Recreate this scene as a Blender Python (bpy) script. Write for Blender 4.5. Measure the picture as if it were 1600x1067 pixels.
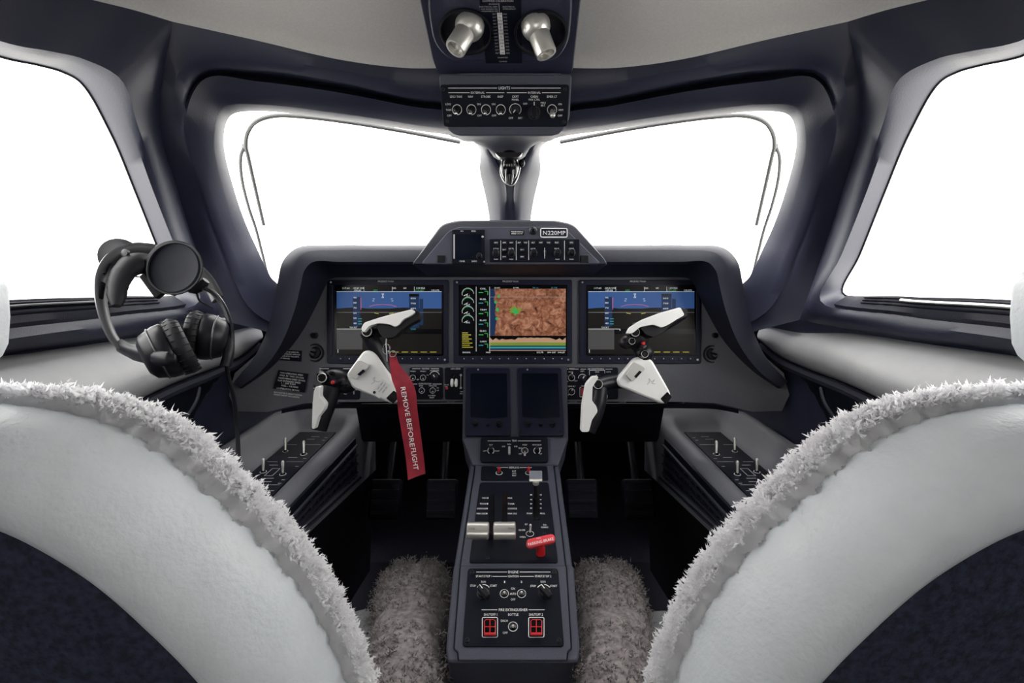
import bpy, math, random
import numpy as np
from mathutils import Vector, Matrix
for _o in list(bpy.data.objects): bpy.data.objects.remove(_o)
random.seed(5); rng = np.random.default_rng(5)
scene = bpy.context.scene
# ------------------------------------------------------------------ camera, sky, exposure
F = 778.0                      # focal length in pixels of a 1600 px wide frame
CU, CV = 800.0, 533.5
PITCH = math.radians(10.0)     # the camera looks down by this much
CAMZ = 1.05                    # eye height above the cockpit floor
cam_data = bpy.data.cameras.new('camera'); cam = bpy.data.objects.new('camera', cam_data)
scene.collection.objects.link(cam); scene.camera = cam
cam_data.sensor_width = 36.0; cam_data.lens = F / 1600.0 * 36.0; cam_data.clip_start = 0.02
cam.location = (0, 0, CAMZ); cam.rotation_euler = (math.pi / 2 - PITCH, 0, 0)
world = bpy.data.worlds.new('overcast_sky'); scene.world = world; world.use_nodes = True
bg = world.node_tree.nodes['Background']
bg.inputs['Color'].default_value = (1.0, 0.985, 0.955, 1); bg.inputs['Strength'].default_value = 8.0
vs = scene.view_settings
vs.view_transform = 'Standard'; vs.look = 'None'; vs.gamma = 1.0; vs.exposure = 0.0; vs.use_curve_mapping = False
# ------------------------------------------------------------------ frames
ROT = Matrix.Rotation(-PITCH, 3, 'X')
def W(p): return ROT @ Vector(p) + Vector((0, 0, CAMZ))
def px(u, v, Y): return Vector(((u - CU) / F * Y, Y, (CV - v) / F * Y))
V = Vector
class Pl:
    """a flat surface in the cockpit; P(u,v) is the point of it seen along a given direction"""
    def __init__(s, p0, n): s.p0 = V(p0); s.n = V(n).normalized()
    @staticmethod
    def two(v0, Y0, v1, Y1):
        a = px(CU, v0, Y0); b = px(CU, v1, Y1); n = V((1, 0, 0)).cross(b - a)
        if n.dot(a) > 0: n = -n
        return Pl(a, n)
    @staticmethod
    def three(a, b, c):
        n = (b - a).cross(c - a)
        if n.dot(a) > 0: n = -n
        return Pl(a, n)
    def P(s, u, v, h=0.0):
        r = V(((u - CU) / F, 1, (CV - v) / F)); q = s.p0 + s.n * h
        return r * (q.dot(s.n) / r.dot(s.n))
    def mpp(s, u, v): return s.P(u, v).y / F          # metres per pixel there
# ------------------------------------------------------------------ materials
def mat(name, col, rough=0.6, metal=0.0, noise=0.0, nscale=200.0, bump=0.0, bscale=400.0, emit=0.0, spec=0.5, col2=None, sheen=0.0):
    m = bpy.data.materials.new(name); m.use_nodes = True; nt = m.node_tree; b = nt.nodes['Principled BSDF']
    b.inputs['Base Color'].default_value = (*col, 1); b.inputs['Roughness'].default_value = rough
    b.inputs['Metallic'].default_value = metal; b.inputs['Specular IOR Level'].default_value = spec
    if sheen: b.inputs['Sheen Weight'].default_value = sheen
    if noise or bump or col2:
        tc = nt.nodes.new('ShaderNodeTexCoord')
    if noise or col2:
        n = nt.nodes.new('ShaderNodeTexNoise'); n.inputs['Scale'].default_value = nscale; n.inputs['Detail'].default_value = 3
        nt.links.new(tc.outputs['Object'], n.inputs['Vector'])
        r = nt.nodes.new('ShaderNodeValToRGB'); c2 = col2 or tuple(c * (1 - noise) for c in col)
        r.color_ramp.elements[0].position = .35; r.color_ramp.elements[1].position = .65
        r.color_ramp.elements[0].color = (*c2, 1); r.color_ramp.elements[1].color = (*col, 1)
        nt.links.new(n.outputs['Fac'], r.inputs['Fac']); nt.links.new(r.outputs['Color'], b.inputs['Base Color'])
    if bump:
        n2 = nt.nodes.new('ShaderNodeTexNoise'); n2.inputs['Scale'].default_value = bscale; n2.inputs['Detail'].default_value = 2
        nt.links.new(tc.outputs['Object'], n2.inputs['Vector'])
        bp = nt.nodes.new('ShaderNodeBump'); bp.inputs['Strength'].default_value = bump; bp.inputs['Distance'].default_value = .002
        nt.links.new(n2.outputs['Fac'], bp.inputs['Height']); nt.links.new(bp.outputs['Normal'], b.inputs['Normal'])
    if emit:
        b.inputs['Emission Color'].default_value = (*col, 1); b.inputs['Emission Strength'].default_value = emit
    return m
M = {}
M['trim'] = mat('navy_trim_leather', (.017, .019, .040), .45, bump=.2, bscale=700)
M['headliner'] = mat('headliner_fabric', (.46, .45, .44), .9, noise=.08, nscale=300, bump=.15, bscale=600)
M['console'] = mat('console_paint', (.060, .064, .090), .55, spec=.3, noise=.25, nscale=900, bump=.15, bscale=900)
M['fascia'] = mat('fascia_paint', (.12, .122, .142), .5, spec=.3, noise=.25, nscale=900, bump=.12, bscale=900)
M['hood'] = mat('glareshield_vinyl', (.017, .018, .031), .6, spec=.3, noise=.2, nscale=700, bump=.25, bscale=600)
M['black'] = mat('panel_black', (.005, .006, .012), .5, spec=.12)
M['plastic'] = mat('black_plastic', (.008, .008, .012), .38, spec=.25)
M['rubber'] = mat('black_rubber', (.009, .009, .012), .55, spec=.25)
M['bezel'] = mat('bezel_blue_black', (.011, .013, .030), .42, spec=.2)
M['glassblk'] = mat('dark_display_glass', (.003, .005, .011), .15, spec=.2)
M['gloss'] = mat('gloss_black', (.005, .005, .007), .2, spec=.3)
M['ink'] = mat('white_print', (.80, .80, .80), .6)
M['dimink'] = mat('grey_print', (.42, .42, .45), .6)
M['silver'] = mat('satin_silver', (.62, .61, .58), .32, metal=.75)
M['silverp'] = mat('silver_paint', (.78, .78, .77), .4, metal=.1)
M['chrome'] = mat('chrome', (.75, .75, .76), .13, metal=1.0)
M['red'] = mat('red_plastic', (.55, .012, .02), .4)
M['pink'] = mat('red_handle', (.72, .05, .07), .4)
M['ribbon'] = mat('red_ribbon', (.28, .006, .022), .75, noise=.25, nscale=60, bump=.2, bscale=900)
M['leather'] = mat('white_leather', (.76, .80, .83), .45, bump=.35, bscale=230, noise=.05, nscale=40)
M['sidewall'] = mat('sidewall_leather', (.27, .27, .28), .55, noise=.06, nscale=30, bump=.15, bscale=500)
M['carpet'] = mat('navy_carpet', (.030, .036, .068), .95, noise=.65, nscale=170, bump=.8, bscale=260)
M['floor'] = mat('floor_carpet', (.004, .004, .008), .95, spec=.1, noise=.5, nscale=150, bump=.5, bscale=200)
def furmat():
    m = bpy.data.materials.new('cream_fleece'); m.use_nodes = True; nt = m.node_tree; nt.nodes.clear(); N = nt.nodes.new; L = nt.links.new
    o = N('ShaderNodeOutputMaterial'); d = N('ShaderNodeBsdfDiffuse'); t = N('ShaderNodeBsdfTranslucent'); x = N('ShaderNodeMixShader'); tc = N('ShaderNodeTexCoord'); n = N('ShaderNodeTexNoise'); r = N('ShaderNodeValToRGB')
    n.inputs['Scale'].default_value = 60; r.color_ramp.elements[0].color = (.86, .85, .87, 1); r.color_ramp.elements[1].color = (.97, .97, .98, 1); x.inputs[0].default_value = .45
    L(tc.outputs['Object'], n.inputs['Vector']); L(n.outputs['Fac'], r.inputs['Fac']); L(r.outputs['Color'], d.inputs['Color']); L(r.outputs['Color'], t.inputs['Color']); L(d.outputs[0], x.inputs[1]); L(t.outputs[0], x.inputs[2]); L(x.outputs[0], o.inputs['Surface']); return m
M['fur'] = furmat()
M['furg'] = mat('grey_fleece', (.25, .225, .222), .95, col2=(.12, .105, .11), nscale=110)
M['strap'] = mat('grey_webbing', (.20, .21, .22), .7, noise=.3, nscale=200)
M['concrete'] = mat('pale_apron', (.72, .71, .69), .9, noise=.08, nscale=.3)
M['hill'] = mat('hazy_hill', (.80, .77, .72), 1.0, noise=.06, nscale=.02)
M['vane'] = mat('grey_seal', (.075, .075, .076), .6)
def emat(name, col, s=1.0): return mat(name, col, .3, emit=s, spec=.12)
M['e_white'] = emat('screen_white', (.7, .75, .75), .45)
M['e_green'] = emat('screen_green', (.04, .36, .09), .4)
M['e_cyan'] = emat('screen_cyan', (.04, .30, .33), .4)
M['e_mag'] = emat('screen_magenta', (.55, .12, .2), .6)
M['e_yel'] = emat('screen_yellow', (.45, .40, .05), .6)
M['e_sky'] = emat('screen_sky_blue', (.035, .085, .24), .5)
M['e_tape'] = emat('screen_tape_blue', (.012, .03, .085), .4)
M['e_gnd'] = mat('screen_ground', (.010, .009, .008), .3, emit=.4, spec=.12)
M['e_blk'] = mat('screen_black', (.003, .003, .005), .25, spec=.15)
M['e_inset'] = emat('screen_inset_grey', (.06, .06, .062), .5)
# moving-map terrain on the centre screen
def terrain():
    m = bpy.data.materials.new('screen_terrain_map'); m.use_nodes = True; nt = m.node_tree; b = nt.nodes['Principled BSDF']
    N = nt.nodes.new; L = nt.links.new
    tc = N('ShaderNodeTexCoord')
    n1 = N('ShaderNodeTexNoise'); n1.inputs['Scale'].default_value = 55; n1.inputs['Detail'].default_value = 9; n1.inputs['Roughness'].default_value = .68; n1.inputs['Distortion'].default_value = 1.2
    L(tc.outputs['Object'], n1.inputs['Vector'])
    r = N('ShaderNodeValToRGB'); e = r.color_ramp.elements
    e[0].position = .33; e[0].color = (.04, .014, .008, 1); e[1].position = .70; e[1].color = (.47, .25, .16, 1)
    k = e.new(.50); k.color = (.23, .09, .05, 1)
    L(n1.outputs['Fac'], r.inputs['Fac'])
    L(r.outputs['Color'], b.inputs['Base Color']); L(r.outputs['Color'], b.inputs['Emission Color'])
    b.inputs['Emission Strength'].default_value = .5; b.inputs['Roughness'].default_value = .3; b.inputs['Specular IOR Level'].default_value = .12
    return m
M['e_map'] = terrain()
def glassmat():
    m = bpy.data.materials.new('window_glass'); m.use_nodes = True; nt = m.node_tree; nt.nodes.clear()
    o = nt.nodes.new('ShaderNodeOutputMaterial'); t = nt.nodes.new('ShaderNodeBsdfTransparent'); g = nt.nodes.new('ShaderNodeBsdfGlossy')
    g.inputs['Roughness'].default_value = .02; t.inputs['Color'].default_value = (.97, .975, .97, 1)
    mx = nt.nodes.new('ShaderNodeMixShader'); mx.inputs[0].default_value = .03
    nt.links.new(t.outputs[0], mx.inputs[1]); nt.links.new(g.outputs[0], mx.inputs[2])
    nt.links.new(mx.outputs[0], o.inputs['Surface']); return m
M['glass'] = glassmat()
# ------------------------------------------------------------------ mesh building
def cat(keys, n=6, closed=False):
    """Catmull-Rom through the keys, n samples per span"""
    K = [V(k) for k in keys]; out = []; m = len(K)
    for i in range(m if closed else m - 1):
        p1, p2 = K[i], K[(i + 1) % m]
        p0 = K[(i - 1) % m] if (closed or i > 0) else p1 * 2 - p2
        p3 = K[(i + 2) % m] if (closed or i + 2 < m) else p2 * 2 - p1
        d0, d1, d2 = [max((q - p).length, 1e-6) ** .5 for p, q in ((p0, p1), (p1, p2), (p2, p3))]      # centripetal: no loops
        t0, t1, t2, t3 = 0, d0, d0 + d1, d0 + d1 + d2
        for j in range(n):
            t = t1 + d1 * j / n
            A1 = p0 * ((t1 - t) / d0) + p1 * ((t - t0) / d0); A2 = p1 * ((t2 - t) / d1) + p2 * ((t - t1) / d1); A3 = p2 * ((t3 - t) / d2) + p3 * ((t - t2) / d2)
            B1 = A1 * ((t2 - t) / (t2 - t0)) + A2 * ((t - t0) / (t2 - t0)); B2 = A2 * ((t3 - t) / (t3 - t1)) + A3 * ((t - t1) / (t3 - t1))
            out.append(B1 * ((t2 - t) / d1) + B2 * ((t - t1) / d1))
    if not closed: out.append(K[-1].copy())
    return out
def basis(n):
    n = V(n).normalized(); a = V((0, 0, 1)) if abs(n.z) < .9 else V((1, 0, 0))
    x = a.cross(n).normalized(); return x, n.cross(x).normalized(), n
class MB:
    def __init__(s): s.v = []; s.f = []; s.mi = []; s.mats = []; s.cur = 0
    def mat(s, m):
        if m not in s.mats: s.mats.append(m)
        s.cur = s.mats.index(m); return s
    def add(s, vs_, fs):
        o = len(s.v); s.v += [V(p) for p in vs_]; s.f += [tuple(i + o for i in f) for f in fs]; s.mi += [s.cur] * len(fs); return s
    def loft(s, rings, closed=True, cap0=False, cap1=False):
        n = len(rings[0]); o = len(s.v)
        for r in rings: s.v += [V(p) for p in r]
        k = n if closed else n - 1
        for a in range(len(rings) - 1):
            for i in range(k):
                j = (i + 1) % n; s.f.append((o + a * n + i, o + a * n + j, o + (a + 1) * n + j, o + (a + 1) * n + i)); s.mi.append(s.cur)
        if cap0: s.f.append(tuple(o + i for i in range(n))); s.mi.append(s.cur)
        if cap1: s.f.append(tuple(o + (len(rings) - 1) * n + i for i in range(n))[::-1]); s.mi.append(s.cur)
        return s
    def prism(s, pts, vec):
        vec = V(vec); return s.loft([pts, [V(p) + vec for p in pts]], True, True, True)
    def face(s, pts): return s.add(pts, [tuple(range(len(pts)))])
    def fan(s, ring, c):
        n = len(ring); return s.add(list(ring) + [c], [(i, (i + 1) % n, n) for i in range(n)])
    def tube(s, pts, rad, n=8, flat=1.0, up=None, caps=True):
        pts = [V(p) for p in pts]; rings = []; pu = None
        for i, p in enumerate(pts):
            d = (pts[min(i + 1, len(pts) - 1)] - pts[max(i - 1, 0)]).normalized()
            if pu is None:
                x = (V(up) - d * d.dot(V(up))).normalized() if up is not None else basis(d)[0]
            else: x = (pu - d * d.dot(pu)).normalized()
            pu = x; y = d.cross(x); r = rad[i] if isinstance(rad, (list, tuple)) else rad
            rings.append([p + x * (r * math.cos(2 * math.pi * k / n)) + y * (r * flat * math.sin(2 * math.pi * k / n)) for k in range(n)])
        return s.loft(rings, True, caps, caps)
    def lathe(s, c, n, prof, seg=20):
        x, y, z = basis(n); c = V(c)
        rings = [[c + x * (r * math.cos(2 * math.pi * k / seg)) + y * (r * math.sin(2 * math.pi * k / seg)) + z * h for k in range(seg)] for r, h in prof]
        return s.loft(rings, True, prof[0][0] > 1e-6, prof[-1][0] > 1e-6)
    def ell(s, c, ax, ay, az, seg=20, rows=12):
        c = V(c); ax, ay, az = V(ax), V(ay), V(az); rings = []
        for i in range(rows + 1):
            t = math.pi * i / rows; st = max(math.sin(t), 1e-4)
            rings.append([c + ax * (st * math.cos(2 * math.pi * k / seg)) + ay * (st * math.sin(2 * math.pi * k / seg)) + az * math.cos(t) for k in range(seg)])
        return s.loft(rings)
    def torus(s, c, n, R, r, seg=24, n2=6, ax=1.0, ay=1.0):
        x, y, z = basis(n); c = V(c); pts = []
        for k in range(seg):
            a = 2 * math.pi * k / seg; d = x * (ax * math.cos(a)) + y * (ay * math.sin(a))
            pts.append([c + d * R + d.normalized() * (r * math.cos(2 * math.pi * q / n2)) + z * (r * math.sin(2 * math.pi * q / n2)) for q in range(n2)])
        return s.loft(pts + [pts[0]])
    def box(s, c, hx, hy, hz, axes=None):
        c = V(c); x, y, z = axes or (V((1, 0, 0)), V((0, 1, 0)), V((0, 0, 1)))
        P = [c + x * (hx * a) + y * (hy * b) + z * (hz * d) for a in (-1, 1) for b in (-1, 1) for d in (-1, 1)]
        return s.add(P, [(0, 1, 3, 2), (4, 6, 7, 5), (0, 4, 5, 1), (2, 3, 7, 6), (0, 2, 6, 4), (1, 5, 7, 3)])
    def build(s, name, m=None, parent=None, smooth=True, bevel=0.0, ang=40, world=True, sub=0, seg=2):
        me = bpy.data.meshes.new(name)
        me.from_pydata([W(p) if world else p for p in s.v], [], s.f); 
        mats = s.mats if s.mats else [m]
        if m is not None and not s.mats: mats = [m]
        for q in mats: me.materials.append(M[q] if isinstance(q, str) else q)
        if len(mats) > 1: me.polygons.foreach_set('material_index', s.mi)
        me.validate()
        import bmesh
        bm = bmesh.new(); bm.from_mesh(me); bmesh.ops.recalc_face_normals(bm, faces=bm.faces); bm.to_mesh(me); bm.free()
        if smooth:
            me.shade_smooth(); me.set_sharp_from_angle(angle=math.radians(ang))
        o = bpy.data.objects.new(name, me); scene.collection.objects.link(o)
        if parent: o.parent = parent
        if bevel:
            b = o.modifiers.new('bevel', 'BEVEL'); b.width = bevel; b.segments = seg; b.limit_method = 'ANGLE'; b.angle_limit = math.radians(35); b.harden_normals = False
        if sub:
            q = o.modifiers.new('sub', 'SUBSURF'); q.levels = sub; q.render_levels = sub
        return o
def thing(name, label, cat_, group=None):
    o = bpy.data.objects.new(name, None); scene.collection.objects.link(o); o.empty_display_size = .03
    o['label'] = label; o['category'] = cat_
    if group: o['group'] = group
    return o
def tag(o, label, cat_, group=None):
    o['label'] = label; o['category'] = cat_
    if group: o['group'] = group
    return o
def struct(o, label=None, cat_=None):
    o['kind'] = 'structure'
    if label: o['label'] = label
    if cat_: o['category'] = cat_
    return o
# outlines in picture directions on a surface
def rr(u0, v0, u1, v1, r=4, n=4):
    pts = []
    for cx, cy, a0 in ((u1 - r, v0 + r, -90), (u1 - r, v1 - r, 0), (u0 + r, v1 - r, 90), (u0 + r, v0 + r, 180)):
        for k in range(n + 1):
            a = math.radians(a0 + 90 * k / n); pts.append((cx + r * math.cos(a), cy + r * math.sin(a)))
    return pts
def rpoly(poly, r=4, n=3):
    """round the corners of a polygon (picture directions)"""
    out = []; m = len(poly)
    for i in range(m):
        p = V((*poly[i], 0)); a = V((*poly[i - 1], 0)); b = V((*poly[(i + 1) % m], 0))
        da, db = (a - p), (b - p); ra = min(r, da.length * .45, db.length * .45)
        s0, s1 = p + da.normalized() * ra, p + db.normalized() * ra
        for k in range(n + 1):
            t = k / n; q = s0 * (1 - t) ** 2 + p * (2 * t * (1 - t)) + s1 * t * t; out.append((q.x, q.y))
    return out
def plate(poly, pl, h, th, name, m, parent=None, bevel=.0012, smooth=True, mb=None):
    mm = mb or MB(); pts = [pl.P(u, v, h) for u, v in poly]; mm.prism(pts, -pl.n * th)
    if mb is None: return mm.build(name, m, parent, smooth, bevel)
# lettering
_tc = {}
def tgeo(s):
    if s not in _tc:
        cu = bpy.data.curves.new('t', 'FONT'); cu.body = s; cu.resolution_u = 2; cu.fill_mode = 'FRONT'
        ob = bpy.data.objects.new('t', cu); me = bpy.data.meshes.new_from_object(ob)
        vv = [v.co.copy() for v in me.vertices]; ff = [tuple(p.vertices) for p in me.polygons]
        bpy.data.objects.remove(ob); bpy.data.meshes.remove(me); bpy.data.curves.remove(cu)
        x0 = min(v.x for v in vv); x1 = max(v.x for v in vv)
        _tc[s] = ([V(((v.x - x0), v.y / .70, 0)) for v in vv], ff, x1 - x0)
    return _tc[s]
def text(mb, pl, s, u, v, hpx, w=None, ang=0.0, h=.0006, align='c'):
    """s centred on (u, v) of surface pl, cap height hpx, optional width w, all in picture pixels"""
    vv, ff, tw = tgeo(s); sx = (w / tw) if w else hpx / .70
    wd = tw * sx; ox = {'c': -wd / 2, 'l': 0, 'r': -wd}[align]; ca, sa = math.cos(math.radians(ang)), math.sin(math.radians(ang))
    pts = []
    for q in vv:
        x = ox + q.x * sx; y = q.y * hpx - hpx / 2
        pts.append(pl.P(u + x * ca + y * sa, v + x * sa - y * ca, h))
    mb.add(pts, ff)
def line(mb, pl, pts, wpx, h=.0005):
    for (a, b), (c, d) in zip(pts[:-1], pts[1:]):
        L = math.hypot(c - a, d - b) or 1; nx, ny = -(d - b) / L * wpx / 2, (c - a) / L * wpx / 2
        mb.face([pl.P(a + nx, b + ny, h), pl.P(c + nx, d + ny, h), pl.P(c - nx, d - ny, h), pl.P(a - nx, b - ny, h)])
def arc(u, v, r, a0, a1, n=14, sx=1.0): return [(u + sx * r * math.cos(math.radians(a0 + (a1 - a0) * k / n)), v + r * math.sin(math.radians(a0 + (a1 - a0) * k / n))) for k in range(n + 1)]
# small hardware, all sized in picture pixels on a surface
def knob(pl, u, v, r, hgt, parent, name='knob', m='plastic', pointer=None, h=0):
    c = pl.P(u, v, h); k = r * c.y / F
    o = MB().lathe(c, pl.n, [(k * 1.12, 0), (k * 1.12, hgt * .22), (k * .95, hgt * .3), (k * .85, hgt * .9), (k * .7, hgt), (0.0, hgt)], 18).build(name, m, parent, ang=30)
    if pointer is not None:
        b = MB(); a = math.radians(pointer); tp = pl.P(u, v, h + hgt + .0004); ex = (pl.P(u + 1, v, h + hgt + .0004) - tp); ey = (pl.P(u, v - 1, h + hgt + .0004) - tp)
        d = ex * math.sin(a) + ey * math.cos(a); q = ex * math.cos(a) - ey * math.sin(a)
        b.face([tp + q * .7, tp + q * .7 + d * r * .8, tp - q * .7 + d * r * .8, tp - q * .7]); b.build('pointer', 'ink', o)
    return o
def toggle(pl, u, v, r, parent, tip=(0, 4), length=.012, ring='ink', m='chrome', lr=None, name='toggle_switch'):
    c = pl.P(u, v); k = r * c.y / F
    o = MB().lathe(c, pl.n, [(k * .72, 0), (k * .72, .0022), (k * .5, .003), (k * .35, .0034), (0, .0034)], 16).build(name, 'gloss', parent, ang=30)
    if ring: MB().torus(c + pl.n * .0004, pl.n, k, k * .065, 22, 5).build('ring', ring, o)
    e = pl.P(u + tip[0], v + tip[1], length); lr = lr or k * .32; d = (e - c).normalized()
    MB().tube([c + d * .001, c.lerp(e, .5), e - d * lr * .5, e, e + d * lr * .7], [lr * .6, lr * .85, lr * 1.05, lr, lr * .45], 10).build('lever', m, o, ang=60)
    return o
def screw(pl, u, v, r, parent, m='plastic', h=0):
    c = pl.P(u, v, h); k = r * c.y / F
    MB().lathe(c, pl.n, [(k, 0), (k, .0008), (k * .75, .0014), (k * .4, .0014), (k * .35, .0007), (0, .0007)], 12).build('screw', m, parent, ang=30)
def wool(mb_pts, mb_nrm, length, width, count, jitter=.6, droop=(0, 0, -.3), curl=.5):
    """strand mesh: count strands rooted on sampled points"""
    n = len(mb_pts); idx = rng.integers(0, n, count); P = mb_pts[idx]; Nn = mb_nrm[idx]
    d = Nn + rng.normal(0, jitter, (count, 3)) + np.array(droop); d /= np.linalg.norm(d, axis=1)[:, None]
    L = length * rng.uniform(.6, 1.1, count)[:, None]
    side = np.cross(d, rng.normal(0, 1, (count, 3))); side /= np.linalg.norm(side, axis=1)[:, None]
    bend = rng.normal(0, curl, (count, 3))
    p1 = P + d * L * .5 + bend * L * .12; p2 = P + d * L + bend * L * .45; w = width * rng.uniform(.7, 1.3, count)[:, None]
    vv = np.stack([P - side * w, P + side * w, p1 + side * w * .8, p1 - side * w * .8, p2], 1).reshape(-1, 3)
    o = np.arange(count)[:, None] * 5
    quads = (o + np.array([0, 1, 2, 3])).tolist(); tris = (o + np.array([3, 2, 4])).tolist()
    return vv, quads + tris
RM = np.array([[ROT[i][j] for j in range(3)] for i in range(3)])
def wool_obj(name, pts, nrm, length, width, count, m, parent, **k):
    vv, ff = wool(np.array(pts), np.array(nrm), length, width, count, **k)
    vv = vv @ RM.T + np.array([0, 0, CAMZ])
    me = bpy.data.meshes.new(name); me.from_pydata(vv.tolist(), [], ff); me.materials.append(M[m])
    o = bpy.data.objects.new(name, me); scene.collection.objects.link(o); o.parent = parent; o['kind'] = 'stuff'; return o
# ================================================================== THE SHELL
def mir(ring): return [V((-p.x - .0077 * p.y, p.y, p.z)) for p in ring]     # the cockpit's plane of symmetry sees a hair left of the view axis
NS = 7
pillar = [px(270, 34, .74), px(248, 180, .80), px(278, 300, .93), px(310, 400, 1.05), px(345, 500, 1.12)]
PIL = cat(pillar, NS)                                   # shared edge of the two window surrounds
def ring(keys, share=None):
    if share is None: return cat(keys, NS, True)
    return cat(keys[:5], NS)[:-1] + [p.copy() for p in PIL] + cat(keys[8:] + keys[:1], NS)[1:-1]
def K(l): return [px(*k) for k in l]
WS3 = K([(740, 222, 1.05), (640, 203, 1.02), (520, 186, .98), (405, 174, .93), (362, 180, .91), (350, 210, .92), (367, 300, 1.05), (400, 385, 1.2), (440, 452, 1.32), (520, 475, 1.45), (640, 475, 1.58), (772, 440, 1.66), (765, 345, 1.5), (750, 270, 1.2)])
WS2 = K([(738, 214, .99), (640, 194, .96), (520, 176, .92), (400, 163, .88), (350, 168, .86), (335, 208, .87), (350, 300, 1.0), (382, 390, 1.15), (425, 465, 1.26), (520, 500, 1.4), (640, 500, 1.52), (786, 440, 1.6), (781, 345, 1.43), (768, 270, 1.13)])
WS2b = K([(732, 200, .95), (640, 180, .93), (520, 160, .895), (400, 145, .86), (332, 146, .83), (314, 200, .845), (333, 300, .975), (366, 393, 1.12), (410, 478, 1.22), (520, 515, 1.38), (640, 515, 1.5), (788, 440, 1.5900), (785, 345, 1.4200), (776, 270, 1.1200)])
WS1 = K([(724, 182, .93), (640, 166, .91), (520, 143, .88), (400, 127, .845), (322, 122, .815), (290, 186, .812), (318, 300, .950), (352, 397, 1.09), (397, 488, 1.18), (520, 530, 1.35), (640, 530, 1.48), (790, 440, 1.5860), (788, 345, 1.4160), (782, 270, 1.1160)])
WSg = K([(722, 176, .97), (640, 160, .955), (520, 136, .925), (400, 119, .89), (317, 118, .825), (286, 185, .811), (314, 300, .948), (349, 397, 1.088), (394, 489, 1.178), (520, 532, 1.35), (640, 532, 1.48), (791, 440, 1.5855), (789.5, 345, 1.4155), (784, 270, 1.1155)])
WSl = K([(720, 166, .905), (640, 151, .885), (520, 126, .855), (400, 109, .82), (310, 113, .79), (279, 182, .807), (310, 300, .945), (345, 398, 1.08), (388, 491, 1.17), (520, 535, 1.34), (640, 535, 1.47), (793, 440, 1.5850), (791, 345, 1.4150), (787, 270, 1.1150)])
WSm = K([(720, 140, .875), (636, 128, .86), (525, 109, .835), (400, 90, .80), (296, 90, .765), (268, 181, .80), (298, 300, .936), (332, 399, 1.065), (372, 495, 1.15), (520, 538, 1.33), (640, 538, 1.46), (795, 440, 1.5840), (794, 345, 1.4140), (792, 270, 1.1140)])
WS0 = K([(715, 106, .86), (631, 106, .855), (530, 93, .835), (400, 63, .79), (270, 34, .74), (248, 180, .80), (278, 300, .93), (310, 400, 1.05), (345, 500, 1.12), (520, 540, 1.32), (640, 540, 1.45), (797, 440, 1.5835), (797, 345, 1.4135), (797, 270, 1.1135)])
SW3 = [V((-.68, .28, .305))] + K([(0, 88, .64), (60, 101, .675), (98, 112, .70), (126, 128, .715), (172, 205, .775), (212, 300, .87), (252, 400, .97), (278, 457, 1.03), (180, 466, .88), (0, 472, .70)]) + [V((-.725, .28, -.018))]
SW2 = [V((-.665, .25, .325))] + K([(0, 72, .61), (70, 88, .645), (120, 99, .675), (170, 130, .70), (203, 200, .755), (240, 300, .855), (280, 400, .955), (312, 470, 1.01), (180, 497, .87), (0, 520, .69)]) + [V((-.708, .25, -.065))]
SW1 = [V((-.655, .23, .335))] + K([(0, 64, .60), (78, 80, .64), (130, 92, .67), (187, 122, .695), (215, 195, .755), (251, 300, .865), (289, 400, .97), (325, 480, 1.03), (182, 506, .865), (0, 532, .685)]) + [V((-.70, .23, -.08))]
SWm = [V((-.64, .22, .37))] + K([(0, 20, .60), (105, 42, .655), (165, 55, .69), (225, 85, .715), (232, 187, .778), (265, 300, .90), (300, 400, 1.015), (336, 490, 1.08), (190, 522, .88), (0, 547, .695)]) + [V((-.71, .22, -.10))]
SW0 = [V((-.63, .20, .40))] + K([(0, -36, .60), (145, 0, .68), (210, 16, .715), (270, 34, .74), (248, 180, .80), (278, 300, .93), (310, 400, 1.05), (345, 500, 1.12), (195, 528, .91), (0, 556, .72)]) + [V((-.735, .20, -.113))]
wsr = [ring(WS0, 1), ring(WSm), ring(WSl), ring(WSg), ring(WS1), ring(WS2b), ring(WS2), ring(WS3)]
swr = [ring(SW0, 1), ring(SWm), ring(SW1), ring(SW2), ring(SW3)]
for i, (rs, nm) in enumerate(((wsr, 'left windshield'), (swr, 'left side window'))):
    for sgn in (0, 1):
        R_ = [mir(r) for r in rs] if sgn else rs
        o = MB().loft(R_).build('trim_%d' % (2 * i + sgn + 1), 'trim', ang=55)
        struct(o, 'dark moulded surround of the %s' % (nm.replace('left', 'right') if sgn else nm), 'trim')
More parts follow.
